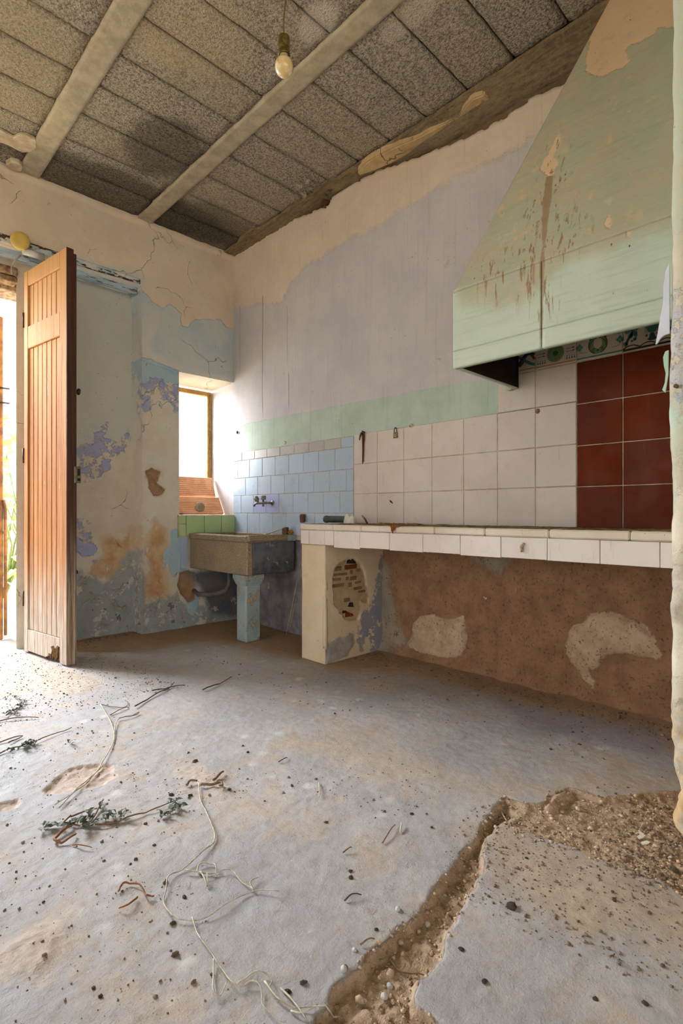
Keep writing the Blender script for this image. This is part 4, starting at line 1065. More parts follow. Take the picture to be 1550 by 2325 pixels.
mb = MB(); mb.tube([(-.055, .105, 0), (-.058, .140, -.004), (-.060, .158, -.014), (-.060, .162, -.026)], [.008, .008, .008, .009], 10); tpart('spout', mb, M_chrome)
mb = MB(); mb.tube([(-.055, .045, .0), (-.055, .045, -.028)], .009, 10); tpart('lower_stub', mb, M_chrome)

# things lying on the sink rim
p0 = SZ1
def lying(mb, name, mat, loc, label, cat, rot=(0, 0, 0), group=None):
    o = mb.build(name, mat); o.location = loc; o.rotation_euler = rot; return tag(o, label, cat, group)
M_brownb = simple('brown_wood', '6e5140', '553c2f', 20, .85, .2, bump=(40, .005))
lying(MB().box((-.022, -.02, 0), (.022, .02, .052), bev=.005, jit=.003), 'wood_block', M_brownb, (2.478, 3.128, p0), 'brown wooden block standing on the sink rim beside yellow foam', 'block', (0, -.18, .3))
lying(MB().box((-.02, -.018, 0), (.02, .018, .062), bev=.006, jit=.004), 'wood_block', M_brownb, (2.525, 2.99, .853), 'brown wooden block on the end of the counter near the foam', 'block', (0, 0, .5))
t = NT('foam', .95, .1); t.color(t.mix(t.noise(40, 4, .7, t.obj()), 'c79a3e', '8f6420')); t.bump(t.noise(60, 5, .7, t.obj()), .02); M_foam = t.mat
mb = MB()
for k in range(7): mb.rock((random.uniform(-.022, .022), random.uniform(-.014, .014), .016 + random.uniform(-.002, .008)), .017, 1, .8, .2)
lying(mb, 'foam_lump', M_foam, (2.500, 3.075 + .03, p0 - .004), 'lumpy yellow dried foam on the sink rim', 'foam')
M_shard = simple('plaster_shard', 'd6cbb8', 'bfae96', 12, .85, .2, bump=(40, .004))
mb = MB(); mb.prism([(-.085, -.012), (-.03, .012), (.05, .016), (.085, .004), (.07, -.016), (-.02, -.018)], .007); lying(mb, 'plaster_shard', M_shard, (2.44, 3.24, p0 + .012), 'thin curved plaster shard lying along the sink rim', 'shard', (.0, .32, 1.95))

# ================================================================== THINGS ON THE COUNTER AND HANGING ABOVE IT
zc = .859
M_tube = simple('grey_tube', '4a4b49', '3a3c3a', 25, .6, .4)
ya = onX(739, 1182, 2.33)[1]; yb = onX(803, 1182, 2.33)[1]
mb = MB(); M_ = Matrix.Translation((2.33, ya, zc + .0245)) @ Matrix.Rotation(math.pi / 2, 4, 'X')
mb.lathe([(.016, .03), (.016, -.002), (.0225, -.002), (.0240, .004), (.0240, .016), (.0215, .020), (.0215, .19), (.0235, .20), (.0235, .215), (.010, .216)], 20, M_)
tu = mb.build('hose_end', M_tube); tag(tu, 'dark grey plastic tube end lying on the counter beside a white shard', 'tube')
mb = MB(); mb.lathe([(.0155, .029), (.0155, .031), (.001, .031)], 16, M_); mb.build('bore_shade', M_soot_shade, tu)  # black disc, painted shade inside the tube mouth
mb = MB(); pl = [(-.048, .002), (-.035, .048), (-.012, .060), (.004, .038), (.022, .050), (.040, .040), (.043, .0), (-.03, 0)]
mb.prism(pl, .030, Matrix(((0, 0, 1, 0), (-1, 0, 0, 0), (0, 1, 0, 0), (0, 0, 0, 1)))); 
bmesh.ops.bevel(mb.bm, geom=list(mb.bm.edges), offset=.004, segments=1, affect='EDGES')
yy_ = onX(800, 1182, 2.29)[1]
lying(mb, 'plaster_chunk', simple('white_chunk', 'd8d2c4', 'bfb7a6', 16, .85, .2, bump=(40, .006)), (2.255, yy_, zc), 'broken off white plaster chunk on the counter at the end of the grey tube', 'chunk')
y1 = onX(814, 1166, 2.36)[1]; y2 = onX(833, 1188, 2.36)[1]
mb = MB(); mb.tube([(2.39, y1, .905), (2.38, (y1 + y2) / 2, .885), (2.36, y2, .862)], .0055, 8); tag(mb.build('iron_rod', M_iron), 'short dark iron rod leaning behind the white plaster chunk', 'rod')
y1 = onX(797, 1170, 2.40)[1]
mb = MB(); mb.box((2.40, y1 - .03, .862), (2.412, y1 + .014, .874)); mb.bm.transform(Matrix.Translation((0, 0, 0))); 
tag(mb.build('metal_offcut', M_rust), 'rusty strip of metal lying behind the plaster chunk on the counter', 'strip')
# rusty fibre hanging over the edge
M_fib = simple('rusty_fibre', 'a8682a', '6d4218', 60, .95, .1)
fy0 = onX(893, 1190, 2.155)[1]
mb = MB()
for k in range(46):
    y = fy0 + random.gauss(0, .016); l = random.uniform(.01, .036) * (1.2 - min(1, abs(y - fy0) / .035)); x = 2.152 + random.uniform(-.003, .003)
    mb.tube([(2.20 + random.uniform(-.02, .02), y + random.uniform(-.03, .03), .864), (x, y, .859), (x - .002, y * .6 + fy0 * .4, .853 - l)], .0014, 4)
tag(mb.build('fibre_tuft', M_fib), 'tuft of rusty fibres hanging over the counter edge', 'fibre')
mb = MB()
for k in range(60):
    y = fy0 + random.uniform(-.16, .10); x = 2.19 + random.uniform(-.03, .05); a = random.gauss(0, .25); l = random.uniform(.02, .06)
    mb.tube([(x, y, .8615), (x + l * math.sin(a), y + l * math.cos(a), .864 + random.uniform(0, .006))], .0014, 4)
tag(mb.build('dry_straw', simple('straw_brown', '8a6a3c', '6a4c28', 40, .95)), 'thin layer of brown straw along the counter edge beside the tuft', 'straw', kind='stuff')

# skewers on a nail
hk = thing('skewers', 'bundle of rusty skewers hanging from a nail on the white tiles', 'skewers', (XW, 2.392, 1.452))
for q, (a, b) in enumerate((((-.018, .006, -.0), (-.016, .008, -.205)), ((-.020, .0, -.004), (-.018, .004, -.200)), ((-.017, -.007, -.0), (-.017, .000, -.190)), ((-.020, -.012, .0), (-.020, -.014, -.055)))):
    mb = MB(); mid = tuple((x + y) / 2 + random.uniform(-.002, .002) for x, y in zip(a, b)); mb.tube([a, mid, b], [.0034, .0034, .0022], 8); mb.build('rod', M_rust, hk)
mb = MB(); mb.tube([(-.022, .030, -.046), (-.022, .024, -.02), (-.022, .012, -.002), (-.022, .0, .006), (-.022, -.012, 0)], [.003, .005, .007, .006, .004], 8); mb.build('hook', M_rust, hk)
mb = MB(); mb.tube([(.004, .0, .006), (-.03, .0, .012)], .003, 8); mb.build('nail', M_iron, hk)
lk = thing('padlock', 'small brass padlock hanging from a nail above the white tiles', 'padlock', (XW, 2.118, 1.39))
mb = MB(); mb.box((-.022, -.016, .0), (-.010, .016, .034), bev=.003); mb.build('body', M_brass, lk)
mb = MB(); mb.tube([(-.016, .010, .030), (-.016, .010, .052), (-.016, .006, .062), (-.016, 0, .066), (-.016, -.006, .062), (-.016, -.010, .052), (-.016, -.010, .030)], .0025, 8); mb.build('shackle', M_iron, lk)
mb = MB(); mb.tube([(.004, 0, .060), (-.024, 0, .064)], .0022, 6); mb.build('nail', M_iron, lk)
sb = MB().rock((0, 0, 0), .012, 1, .5, .3).build('beetle', M_iron) if False else None

def plug(px, py, r, mat, name, off=.002, par=wall_right):
    q = onX(px, py, XW); mb = MB(); mb.lathe([(r, 0), (r * .9, .003), (r * .3, .004)], 12, Matrix.Translation((XW - off + .002, q[1], q[2])) @ Matrix.Rotation(-math.pi / 2, 4, 'Y'))
    return mb.build(name, mat, par)
plug(540, 982, .014, M_soot_shade, 'nail_hole_shade', .008); plug(648, 1005, .014, M_lime, 'plaster_plug', .008); plug(935, 967, .014, M_lime, 'plaster_plug', .008); plug(933, 968, .004, M_iron, 'nail_head', .013); plug(1222, 934, .013, simple('brown_chip', '9a7458', '7d5a42', 20, .9), 'tile_chip', .0115)  # the nail hole is a black disc, its shade put into the colour
q = onX(888, 1139, XW - .010); mb = MB(); mb.tube([(XW - .011, q[1] + .012, q[2] + .010), (XW - .016, q[1], q[2]), (XW - .011, q[1] - .012, q[2] - .010)], [.002, .0045, .002], 8)
tag(mb.build('dark_sliver', M_soot_shade), 'small dark sliver stuck to a white tile above the counter', 'sliver')
q = onX(1186, 1242, CXF - .004); mb = MB()
for k in range(5): mb.rock((q[0] - .003, q[1] + random.uniform(-.006, .006), q[2] + .014 - k * .008), .008 + .002 * math.sin(k), 1, .8, .2)
tag(mb.build('mud_nest', M_stone), 'small brown mud nest stuck to the counter fascia tiles', 'nest')

# ================================================================== PENDANT LAMP, JUNCTION BOX
BX, BY = 1.093, 1.389
lamp = thing('pendant_bulb', 'dusty stained light bulb in a brass holder hanging from its cord', 'lamp', (BX, BY, ZC - .01))
def zr(py): return CAM_H + (1166 - py) / 1200 * 1.756 - (ZC - .01)
mb = MB(); mb.tube([(0, 0, .012), (.001, 0, -.3), (.003, -.004, zr(0)), (-.001, .003, zr(50)), (0, 0, zr(80))], .0026, 8)
mb.build('cord', simple('cord_brown', '7c6238', '6a5230', 30, .7), lamp)
t_ = NT('holder_brass', .4, .5); t_.p.inputs['Metallic'].default_value = .7; t_.color(t_.mix(t_.ss(t_.noise(60, 5), .4, .6), '8f8140', '5e5427')); M_holder = t_.mat
mb = MB(); mb.lathe([(.004, zr(76)), (.008, zr(79)), (.011, zr(81)), (.018, zr(84)), (.0195, zr(90)), (.0195, zr(120)), (.0205, zr(122)), (.0205, zr(126)), (.0195, zr(127)), (.0150, zr(124))], 24); mb.build('holder', M_holder, lamp)
t_ = NT('stained_glass_bulb', .22, .5); o_ = t_.obj()
c = t_.mix(t_.ss(t_.noise(22, 5, .65, o_), .4, .62), 'e2d3ae', 'd8b878'); c = t_.mix(t_.m('MULTIPLY', t_.ss(t_.noise(30, 6, .75, o_), .57, .64), .9), c, '9a5a1e')
t_.color(c); t_.p.inputs['Coat Weight'].default_value = .5
mb = MB(); r = .0305
pr = [(.013, zr(118)), (.0145, zr(126))] + [(r * math.sin(a), zr(151) + r * 1.06 * math.cos(a)) for a in np.linspace(.55, math.pi - .05, 16)]
mb.lathe(pr, 28, Matrix.Translation((0, 0, 0))); mb.build('bulb', t_.mat, lamp)

M_yel = simple('yellow_plastic', 'd3b45f', 'c6a450', 8, .45, .4)
jb = thing('junction_box', 'round yellow junction box on the flaking lintel above the door', 'box', (.925, YW - .012, 2.690))
A_ = Matrix.Rotation(math.radians(-20), 4, 'Z') @ Matrix.Rotation(math.radians(90), 4, 'X')
mb = MB(); mb.lathe([(.050, -.004), (.050, .030), (.052, .034)], 28, A_); mb.build('case', simple('case_white', 'd9cfae', 'cbbd94', 10, .5), jb)
mb = MB(); mb.lathe([(.055, .034), (.0565, .038), (.0565, .050), (.053, .056), (.030, .058), (.001, .058)], 32, A_); mb.build('lid', M_yel, jb)
cd = MB().tube([(.93, YW - .032, 2.638), (1.0, YW - .030, 2.640), (1.055, YW - .028, 2.640)], .022, 12).build('conduit_sleeve', simple('white_sleeve', 'cfcac0', 'b5aa98', 10, .5, world_coords=True)); tag(cd, 'short whitish pipe sleeve on the lintel under the yellow box', 'pipe')
cb = MB().tube([(.92, YW - .02, 2.61), (.90, YW + .02, 2.59), (.89, YW + .08, 2.56), (.90, YW + .11, 2.52)], .006, 8).build('cable', simple('grey_cable', '8d8378', '776e64', 10, .6)); tag(cb, 'grey cable running down from the yellow junction box to the door frame', 'cable')

# ring beam details
M_lump = paint('cream_plaster_lump', ('d2b68c', 'b99c70', 9), [], cracks=1.0, bumpamp=.012, chips=[(14, .62, '96794f', -.5)])
lp = [onZ(x, y, 3.135)[:2] for x, y in ((812, 388), (830, 368), (850, 355), (880, 340), (905, 328), (945, 312), (985, 290), (1040, 262), (1055, 240), (1072, 222), (1098, 212), (1115, 220), (1108, 236), (1085, 252), (1060, 275), (1045, 300), (1020, 312), (985, 316), (930, 345), (890, 368), (850, 385), (815, 397))]
cx_ = sum(a for a, b in lp) / len(lp)
mb = MB(); mb.prism(lp, .05, Matrix.Translation((0, 0, 3.126)))
bmesh.ops.bevel(mb.bm, geom=[e for e in mb.bm.edges], offset=.007, segments=2, affect='EDGES')
o = mb.build('plaster_lump', M_lump, beam); o['label'] = 'cracked cream plaster clinging to the concrete edge'
for (x, y, s_) in ((680, 423, .030), (697, 412, .034), (712, 418, .022), (706, 428, .020), (724, 420, .022), (697, 432, .012), (690, 442, .028), (660, 440, .02)):
    q = onZ(x, y, 3.150); mb = MB(); mb.rock(q, s_, 1, .5, .3); mb.build('fragment', M_block, beam)
mb = MB(); q = onX(740, 462, XW - .02)
mb.tube([(q[0] + .03, q[1], q[2] + .014), (q[0] - .03, q[1], q[2])], [.017, .020], 12); tag(mb.build('pipe_stub', M_rust), 'rusty pipe stub sticking out at the top of the plaster', 'pipe')
# white plaster smeared on the ceiling by the door wall
wp = [onZ(x, y, 3.158)[:2] for x, y in ((-30, 275), (10, 300), (30, 312), (45, 305), (62, 306), (82, 318), (84, 335), (70, 345), (50, 346), (20, 330), (-30, 312))]
mb = MB(); mb.prism(wp, .02, Matrix.Translation((0, 0, 3.154))); bmesh.ops.bevel(mb.bm, geom=list(mb.bm.edges), offset=.004, segments=1, affect='EDGES'); mb.build('plaster_patch', M_lime, ceiling)
wp = [onZ(x, y, 3.15)[:2] for x, y in ((12, 372), (25, 364), (42, 368), (52, 378), (48, 388), (28, 384))]
mb = MB(); mb.prism(wp, .04, Matrix.Translation((0, 0, 3.14))); bmesh.ops.bevel(mb.bm, geom=list(mb.bm.edges), offset=.006, segments=1, affect='EDGES'); mb.build('plaster_patch', M_lime, ceiling)

# ================================================================== WALL END NEXT TO THE CAMERA
FX = 1.70
prof = [(-400, 1519), (0, 1519), (100, 1520), (200, 1518), (300, 1520), (430, 1517), (550, 1519), (640, 1518), (700, 1517), (780, 1513), (900, 1511), (1000, 1513), (1080, 1518), (1150, 1519), (1200, 1516), (1300, 1515), (1400, 1518), (1500, 1516), (1600, 1515), (1690, 1517), (1740, 1523), (1780, 1531), (1805, 1534), (1840, 1530), (1868, 1522), (1885, 1520), (1900, 1538), (1915, 1546), (1935, 1556)]
pts = [onX(px, py, FX)[1:] for py, px in prof]
zz = np.concatenate([np.arange(-.03, 1.95, .011), np.linspace(1.96, 3.2, 50)])
pz = np.array([p[1] for p in pts])[::-1]; py_ = np.array([p[0] for p in pts])[::-1]
edge = np.interp(zz, pz, py_)
path = [(1.02, 0.0), (.75, 0), (.5, 0), (.3, 0), (.15, 0), (.08, .0), (.045, -.001), (.026, -.003), (.014, -.007), (.006, -.013), (.002, -.021)] + [(0, -.03 - k * .011) for k in range(28)] + [(0, -.38), (0, -.5), (0, -.7)]
V = []
for (dx, dy) in path:
    for e, z in zip(edge, zz): V.append((FX + dx, e + dy, z))
V = np.array(V); UV = np.stack([V[:, 1] - V[:, 0] * .8, V[:, 2]], 1)
rocky = np.maximum(sst(-V[:, 2], -.42, -.30), sst(V[:, 2], .60, .64) * sst(-V[:, 2], -.80, -.76))
n1 = vnoise(UV, 6, 111, 4); n2 = vnoise(UV, 22, 112, 4)
nearf = sst(-V[:, 0], -FX - .08, -FX)
V[:, 0] += .004 * n1 + rocky * (.016 * n1 + .013 * n2) * nearf
V[:, 1] += (.004 * n2 + rocky * .012 * n2) * (1 - sst(V[:, 1], -.1, .25) * 0)
lowst = sst(-V[:, 2], -.34, -.26); V[:, 0] += lowst * nearf * .01
zb_ = lambda a, b: np.clip(np.minimum(V[:, 2] - a, b - V[:, 2]), -.5, .5)
at = {'mint': np.maximum(zb_(1.05, 1.25), zb_(1.70, 4)), 'lav': zb_(1.25, 1.52), 'rock': np.clip(np.maximum(zb_(.60, .78), zb_(-.1, .40)) + .05 * n1, -.5, .5), 'tan': zb_(-.1, .33), 'white': np.maximum(zb_(.46, .60), zb_(.80, .98))}
M_front = paint('wall_end_paint', ('c9bfa8', 'bdb29b', 5), [
    ('white', 'd6cbb4', 'c7bba3', 6, .25, .05, .3), ('mint', 'b6c2ae', 'bdb79d', 7, .35, .05, .3), ('lav', 'a9aab4', 'b9b2a6', 7, .35, .03, .3, (14, .45)),
    ('rock', 'c4b8a4', '9a8e7a', 16, .16, .02, -.3), ('tan', 'cdb48c', 'b8966a', 14, .22, .04, 0, (7, .42))], bumpamp=.006)
wf = struct(link('wall_front', mesh_np('wall_front', V, grid_quads(len(path), len(zz)), smooth=True, attrs=at), M_front), 'rough end of a plastered stone partition')
def flake(pp, mat, off, label):
    q = [onX(x, y, FX + off)[1:] for x, y in pp]
    mb = MB(); mb.prism(q, .006, Matrix(((0, 0, 1, FX + off - .006), (1, 0, 0, 0), (0, 1, 0, 0), (0, 0, 0, 1))))
    o = mb.build('peeling_flake', mat, wf); o['label'] = label
flake(((1520, 600), (1512, 615), (1507, 650), (1506, 690), (1500, 720), (1496, 745), (1489, 783), (1493, 780), (1500, 768), (1508, 762), (1521, 758)), simple('flake_white', 'cfd2d8', 'bfc3cc', 9, .8, world_coords=True), .02, 'curl of white plaster peeling off the wall end')
flake(((1518, 796), (1511, 799), (1506, 812), (1508, 832), (1512, 848), (1510, 870), (1504, 886), (1511, 892), (1514, 872), (1518, 850)), simple('flake_mint', 'b4cdb4', 'a6bfa6', 9, .8, world_coords=True), .02, 'torn flake of mint paint on the wall end')
q = onX(1536, 878, FX); mb = MB(); mb.tube([(FX + .012, q[1], q[2]), (FX - .012, q[1], q[2])], [.004, .006], 8); mb.build('nail', M_iron, wf)
mb = MB(); mb.box((FX + .0, -.3, -.05), (FX + .9, .38, 3.2)) if False else mb.box((FX + .05, -.32, -.02), (2.72, .30, 3.18)); mb.build('core', M_mason, wf)

# ================================================================== OUTSIDE THE DOOR
t = NT('yard_ground', .95, .1); t.color(t.mix(t.noise(2, 5), 'd6c9b0', 'c4b596')); t.bump(t.noise(12, 5), .02)
mb = MB(); mb.box((-14, 4.42, -.12), (16, 18, -.03)); mb.box((-16, -12, -.12), (-3.62, 4.42, -.03)); mb.box((-3.62, -14, -.12), (16, -3.4, -.03)); struct(mb.build('ground', t.mat), 'sunlit bare yard outside the door')
mb = MB(); mb.box((1.6, -3.7, -.1), (3.1, -3.4, 3.3)); mb.box((-2.6, -3.7, 2.9), (1.6, -3.4, 3.3)); struct(mb.build('unseen_wall_rear', M_mason))  # unseen rear wall, added partly open to shape the light from behind
mb = MB(); mb.box((-3.9, -3.7, -.1), (-3.6, -1.2, 3.3)); mb.box((-3.9, -1.2, 2.5), (-3.6, 4.4, 3.3)); struct(mb.build('unseen_wall_left', M_mason))  # unseen left wall, its opening shaped to let side light in
t = NT('leaf_green', .6, .3); t.color(t.mix(t.rnd(), 'a9cf78', 'c6dd98')); M_leafo = t.mat
def leaf_mesh(name, L, Wd, curl, mat, seed, nl=4):
    random.seed(seed); mb = MB(); rows = []
    for i in range(nl + 1):
        u = i / nl; w = Wd * math.sin(math.pi * min(.98, u * .92 + .06)) ; z = curl * math.sin(u * 2.6) * L + random.uniform(-.06, .06) * L
        rows.append([mb.bm.verts.new((s_ * w + random.uniform(-.08, .08) * Wd, u * L, z + abs(s_) * Wd * .6 * curl + random.uniform(-.05, .05) * L)) for s_ in (-1, 0, 1)])
    for a, b in zip(rows, rows[1:]):
        for k in range(2): mb.bm.faces.new((a[k], a[k + 1], b[k + 1], b[k]))
    return mb.mesh(name, mat)
bush = thing('bush', 'pale green bush outside the doorway seen past the door leaf', 'bush', (1.45, 6.9, -.03))
lms = [leaf_mesh('leaf', .13, .04, .3, M_leafo, s) for s in (1, 2, 3)]
random.seed(5)
for k in range(9):
    MB().tube([(0, 0, 0), (random.uniform(-.2, .2), random.uniform(-.2, .2), .6), (random.uniform(-.5, .5), random.uniform(-.4, .4), random.uniform(1.2, 2.0))], [.015, .01, .005], 6).build('stem', simple('stem_green', '7d8a55', '67733f', 20) if not bpy.data.materials.get('stem_green') else bpy.data.materials['stem_green'], bush)
for k in range(220):
    o = link('leaf', lms[k % 3], None, bush); z = random.uniform(.1, 2.1)
    o.location = (random.gauss(0, .32), random.gauss(0, .3), z); o.rotation_euler = (random.uniform(-1, 1), random.uniform(-1, 1), random.uniform(0, 6.3)); s_ = random.uniform(.8, 1.6); o.scale = (s_, s_, s_)
gate = thing('rusty_gate', 'rusty brown iron gate post with two bolts outside the doorway', 'gate', (0, 0, -.03))
g0 = onY(-4, 1166, 4.55)
gx, gy = g0[0], 4.55
M_gate = simple('rusty_iron', 'b07a48', '7a5440', 12, .8, .2, world_coords=True, specks=.5)
mb = MB(); mb.box((gx - .06, gy - .02, 0.02), (gx + .028, gy + .03, 2.4), bev=.006); mb.build('post', M_gate, gate)
for py in (882, 915):
    q = onY(2, py, gy); MB().tube([(q[0] - .02, gy - .024, q[2] + .03), (q[0] + .05, gy - .026, q[2] + .03)], .006, 8).build('bolt', M_iron, gate)
mb = MB(); mb.tube([(gx + .03, gy - .02, 1.05), (gx + .04, gy - .02, .98), (gx + .042, gy - .02, .05)], .012, 8); mb.build('rail', M_gate, gate)

# ================================================================== ON THE FLOOR
def zf(x, y):
    """height of the floor mesh at a point"""
    i = min(max(int(np.searchsorted(fx, x)), 0), len(fx) - 1); j = min(max(int(np.searchsorted(fy, y)), 0), len(fy) - 1)
    return float(FZ[i, j])
FZ = np.array([0.0] * (len(fx) * len(fy))); fl.vertices.foreach_get('co', (tmp := np.zeros(len(fx) * len(fy) * 3, np.float32))); FZ = tmp.reshape(-1, 3)[:, 2].reshape(len(fx), len(fy))
def gp(p, lift=0.0):
    x, y, _ = onZ(p[0], p[1]); return Vector((x, y, zf(x, y) + lift))
def smooth_path(pts, n=4):
    out = []
    for i in range(len(pts) - 1):
        p0, p1, p2, p3 = pts[max(i - 1, 0)], pts[i], pts[i + 1], pts[min(i + 2, len(pts) - 1)]
        for k in range(n):
            u = k / n; out.append(.5 * ((2 * p1) + (p2 - p0) * u + (2 * p0 - 5 * p1 + 4 * p2 - p3) * u * u + (3 * p1 - p0 - 3 * p2 + p3) * u ** 3))
    out.append(pts[-1]); return out
def stalk_pts(px, lift=.004, arch=.006):
    P_ = [gp(q, lift) for q in px]; P_ = smooth_path(P_, 4); random.seed(len(px) * 7 + int(px[0][0]))
    for i, p in enumerate(P_): p.z = zf(p.x, p.y) + lift + arch * abs(math.sin(i * .37 + len(px)))
    return P_
M_straw = simple('pale_straw', 'c4baa2', 'a09480', 60, .8, .2)
M_bstraw = simple('brown_stalk', '8a6f58', '6b523f', 60, .85, .2)
M_dstraw = simple('dark_twig', '5c5048', '463b34', 60, .85, .2)
M_rblade = simple('reddish_blade', '96663f', '7a4c2e', 60, .8, .2)
def stalk(name, label, cat, paths, mat, rad=.0022, group=None):
    o = thing(name, label, cat, gp(paths[0][0]), group=group) if len(paths) > 1 else None
    for k, pth in enumerate(paths):
        P_ = stalk_pts(pth, rad + .002)
        n = len(P_); mb = MB(); off = Vector(o.location) if o else Vector((0, 0, 0))
        mb.tube([p - off for p in P_], [rad * (1 - .45 * i / n) for i in range(n)], 5)
        ob = mb.build('stem' if o else name, mat, o)
        if not o: tag(ob, label, cat, group)
    return o
stalk('dry_vine', 'long pale dry vine looping across the middle of the floor', 'vine',
      [[(451, 1787), (455, 1821), (470, 1856), (488, 1909), (460, 1942), (424, 1974), (384, 1997), (377, 2026), (372, 2060), (404, 2096), (470, 2090), (519, 2058), (576, 2029), (632, 2035)],
       [(420, 1984), (479, 1990), (521, 1985), (550, 2010), (576, 2029)],
       [(448, 1986), (452, 1972), (470, 1967), (488, 1972), (490, 1990), (478, 1998)], [(576, 2029), (568, 2012), (586, 1999)], [(455, 1988), (466, 2008), (470, 2018), (470, 1992)]], M_straw, .0021)
stalk('vine_tendril', 'thin grey tendril curling along the floor below the long vine', 'vine',
      [[(436, 2094), (446, 2120), (456, 2144), (488, 2184), (519, 2234), (542, 2248), (569, 2239), (592, 2248), (596, 2288), (618, 2312), (650, 2330)], [(485, 2189), (484, 2230), (484, 2261), (501, 2266), (515, 2242)], [(540, 2246), (560, 2228), (590, 2216), (616, 2230), (612, 2250)]], M_straw, .0017)
stalk('straw', 'straight pale straw at the bottom edge near the broken channel', 'straw', [[(637, 2248), (665, 2283), (695, 2322)]], M_straw, .0022)
stalk('straw', 'forked dry straw lying by the bottom of the broken channel', 'straw', [[(600, 2238), (640, 2282), (700, 2295), (770, 2290)], [(660, 2300), (690, 2310), (720, 2288)]], M_straw, .002)
stalk('dry_stalk', 'curved pale stem lying across the oval dent in the floor', 'stem', [[(228, 1605), (242, 1626), (255, 1655), (258, 1686), (232, 1736), (201, 1771), (166, 1806), (124, 1831)], [(258, 1690), (262, 1650), (270, 1636)], [(232, 1738), (190, 1780), (134, 1838)]], M_straw, .0026)
stalk('dry_stalk', 'thin looped brown stem above the curved pale one', 'stem', [[(228, 1604), (255, 1608), (282, 1612), (291, 1600), (284, 1594)], [(250, 1627), (275, 1615), (291, 1610)], [(270, 1636), (300, 1630), (316, 1622), (300, 1630)]], M_bstraw, .0022)
stalk('twig', 'forked dark twig lying on the pale floor in front of the sink', 'twig', [[(306, 1610), (340, 1588), (364, 1574), (382, 1566), (395, 1554)], [(345, 1572), (370, 1568), (390, 1562), (420, 1560)]], M_dstraw, .0034)
stalk('twig', 'single straight dark twig ending towards the counter pier', 'twig', [[(460, 1570), (485, 1560), (510, 1550), (526, 1541)]], M_dstraw, .0034)
stalk('twig', 'thin twigs at the left border between the wilted sprigs', 'twig', [[(-6, 1640), (40, 1634), (88, 1633)], [(-6, 1690), (30, 1680), (52, 1675)]], M_bstraw, .003)
stalk('curled_straw', 'curled reddish dry blade beside the vine loop', 'blade', [[(269, 2033), (277, 2020), (289, 2014), (312, 2017), (325, 2030), (332, 2046)], [(332, 2044), (350, 2042)], [(312, 2046), (290, 2068), (270, 2072)]], M_rblade, .0026)
stalk('curled_straw', 'folded reddish brown blade under the wilted sprig', 'blade', [[(163, 1883), (142, 1895), (124, 1911), (128, 1919), (145, 1919), (162, 1911), (172, 1902)]], M_rblade, .0045)
stalk('straw', 'short reddish straw below the folded blade', 'straw', [[(165, 1924), (188, 1930), (208, 1933)]], M_rblade, .002)
stalk('bark_strip', 'curled brown strip of bark next to the top of the vine', 'bark', [[(424, 1787), (432, 1781), (448, 1781)], [(456, 1791), (485, 1790), (500, 1787), (505, 1793), (497, 1796)], [(485, 1780), (500, 1765), (507, 1757)]], M_bstraw, .005)
for lab, pth, mat in (('dry twig lying alone in the middle of the floor right of the vine', [(868, 1918), (884, 1895), (897, 1876)], M_bstraw), ('pale bent straw standing next to the lone twig', [(908, 1892), (912, 1874), (909, 1890)], M_straw),
                      ('small brown twig between the channel and the vine loop', [(778, 1941), (792, 1935), (798, 1931)], M_bstraw), ('crossed dark straws on the left side of the channel', [(782, 2050), (798, 2040), (820, 2036)], M_dstraw),
                      ('pale straw leaning beside the broken floor corner', [(1138, 1831), (1144, 1842), (1150, 1852)], M_straw), ('thin root crossing the bottom of the channel', [(884, 2158), (900, 2178), (930, 2190), (962, 2195)], M_bstraw),
                      ('straw lying alone right of the channel at the frame border', [(1383, 2183), (1395, 2172)], M_bstraw), ('short twig on the left bank of the channel', [(818, 2150), (835, 2142), (850, 2138)], M_bstraw),
                      ('fine pale straw alone in the middle of the floor, pointing at the camera', [(724, 1780), (725, 1800), (724, 1815)], M_straw), ('tiny dark twig left of the fine straw', [(632, 1732), (642, 1728), (652, 1722)], M_dstraw)):
    stalk('twig', lab, 'twig', [pth], mat, .0022)
# wilted sprigs, each leaf a part
t = NT('wilted_leaf', .7, .25); t.color(t.mix(t.rnd(), '4c5446', '77796a')); M_leaf = t.mat
LM = [leaf_mesh('leaf', 1.0, .34, .5, M_leaf, s, 4) for s in (11, 12, 13, 14)]
def sprig(label, paths, spots, mat=M_bstraw, rad=.003):
    o = thing('wilted_sprig', label, 'sprig', gp(paths[0][0]))
    for pth in paths:
        P_ = stalk_pts(pth, rad + .002, .005); n = len(P_); mb = MB()
        mb.tube([p - o.location for p in P_], [rad * (1 - .5 * i / n) for i in range(n)], 5); mb.build('stem', mat, o)
    random.seed(len(spots))
    for (x, y, r, cnt) in spots:
        for k in range(cnt):
            a = random.uniform(0, 6.3); q = gp((x + r * math.cos(a) * random.random(), y + .5 * r * math.sin(a) * random.random()))
            l = link('leaf', LM[random.randrange(4)], None, o); l.location = q + Vector((0, 0, random.uniform(.003, .011))) - o.location
            s_ = random.uniform(.014, .030); l.scale = (s_ * .8, s_, s_ * .7); l.rotation_euler = (random.uniform(-.25, .35), random.uniform(-.7, .7), random.uniform(0, 6.3))
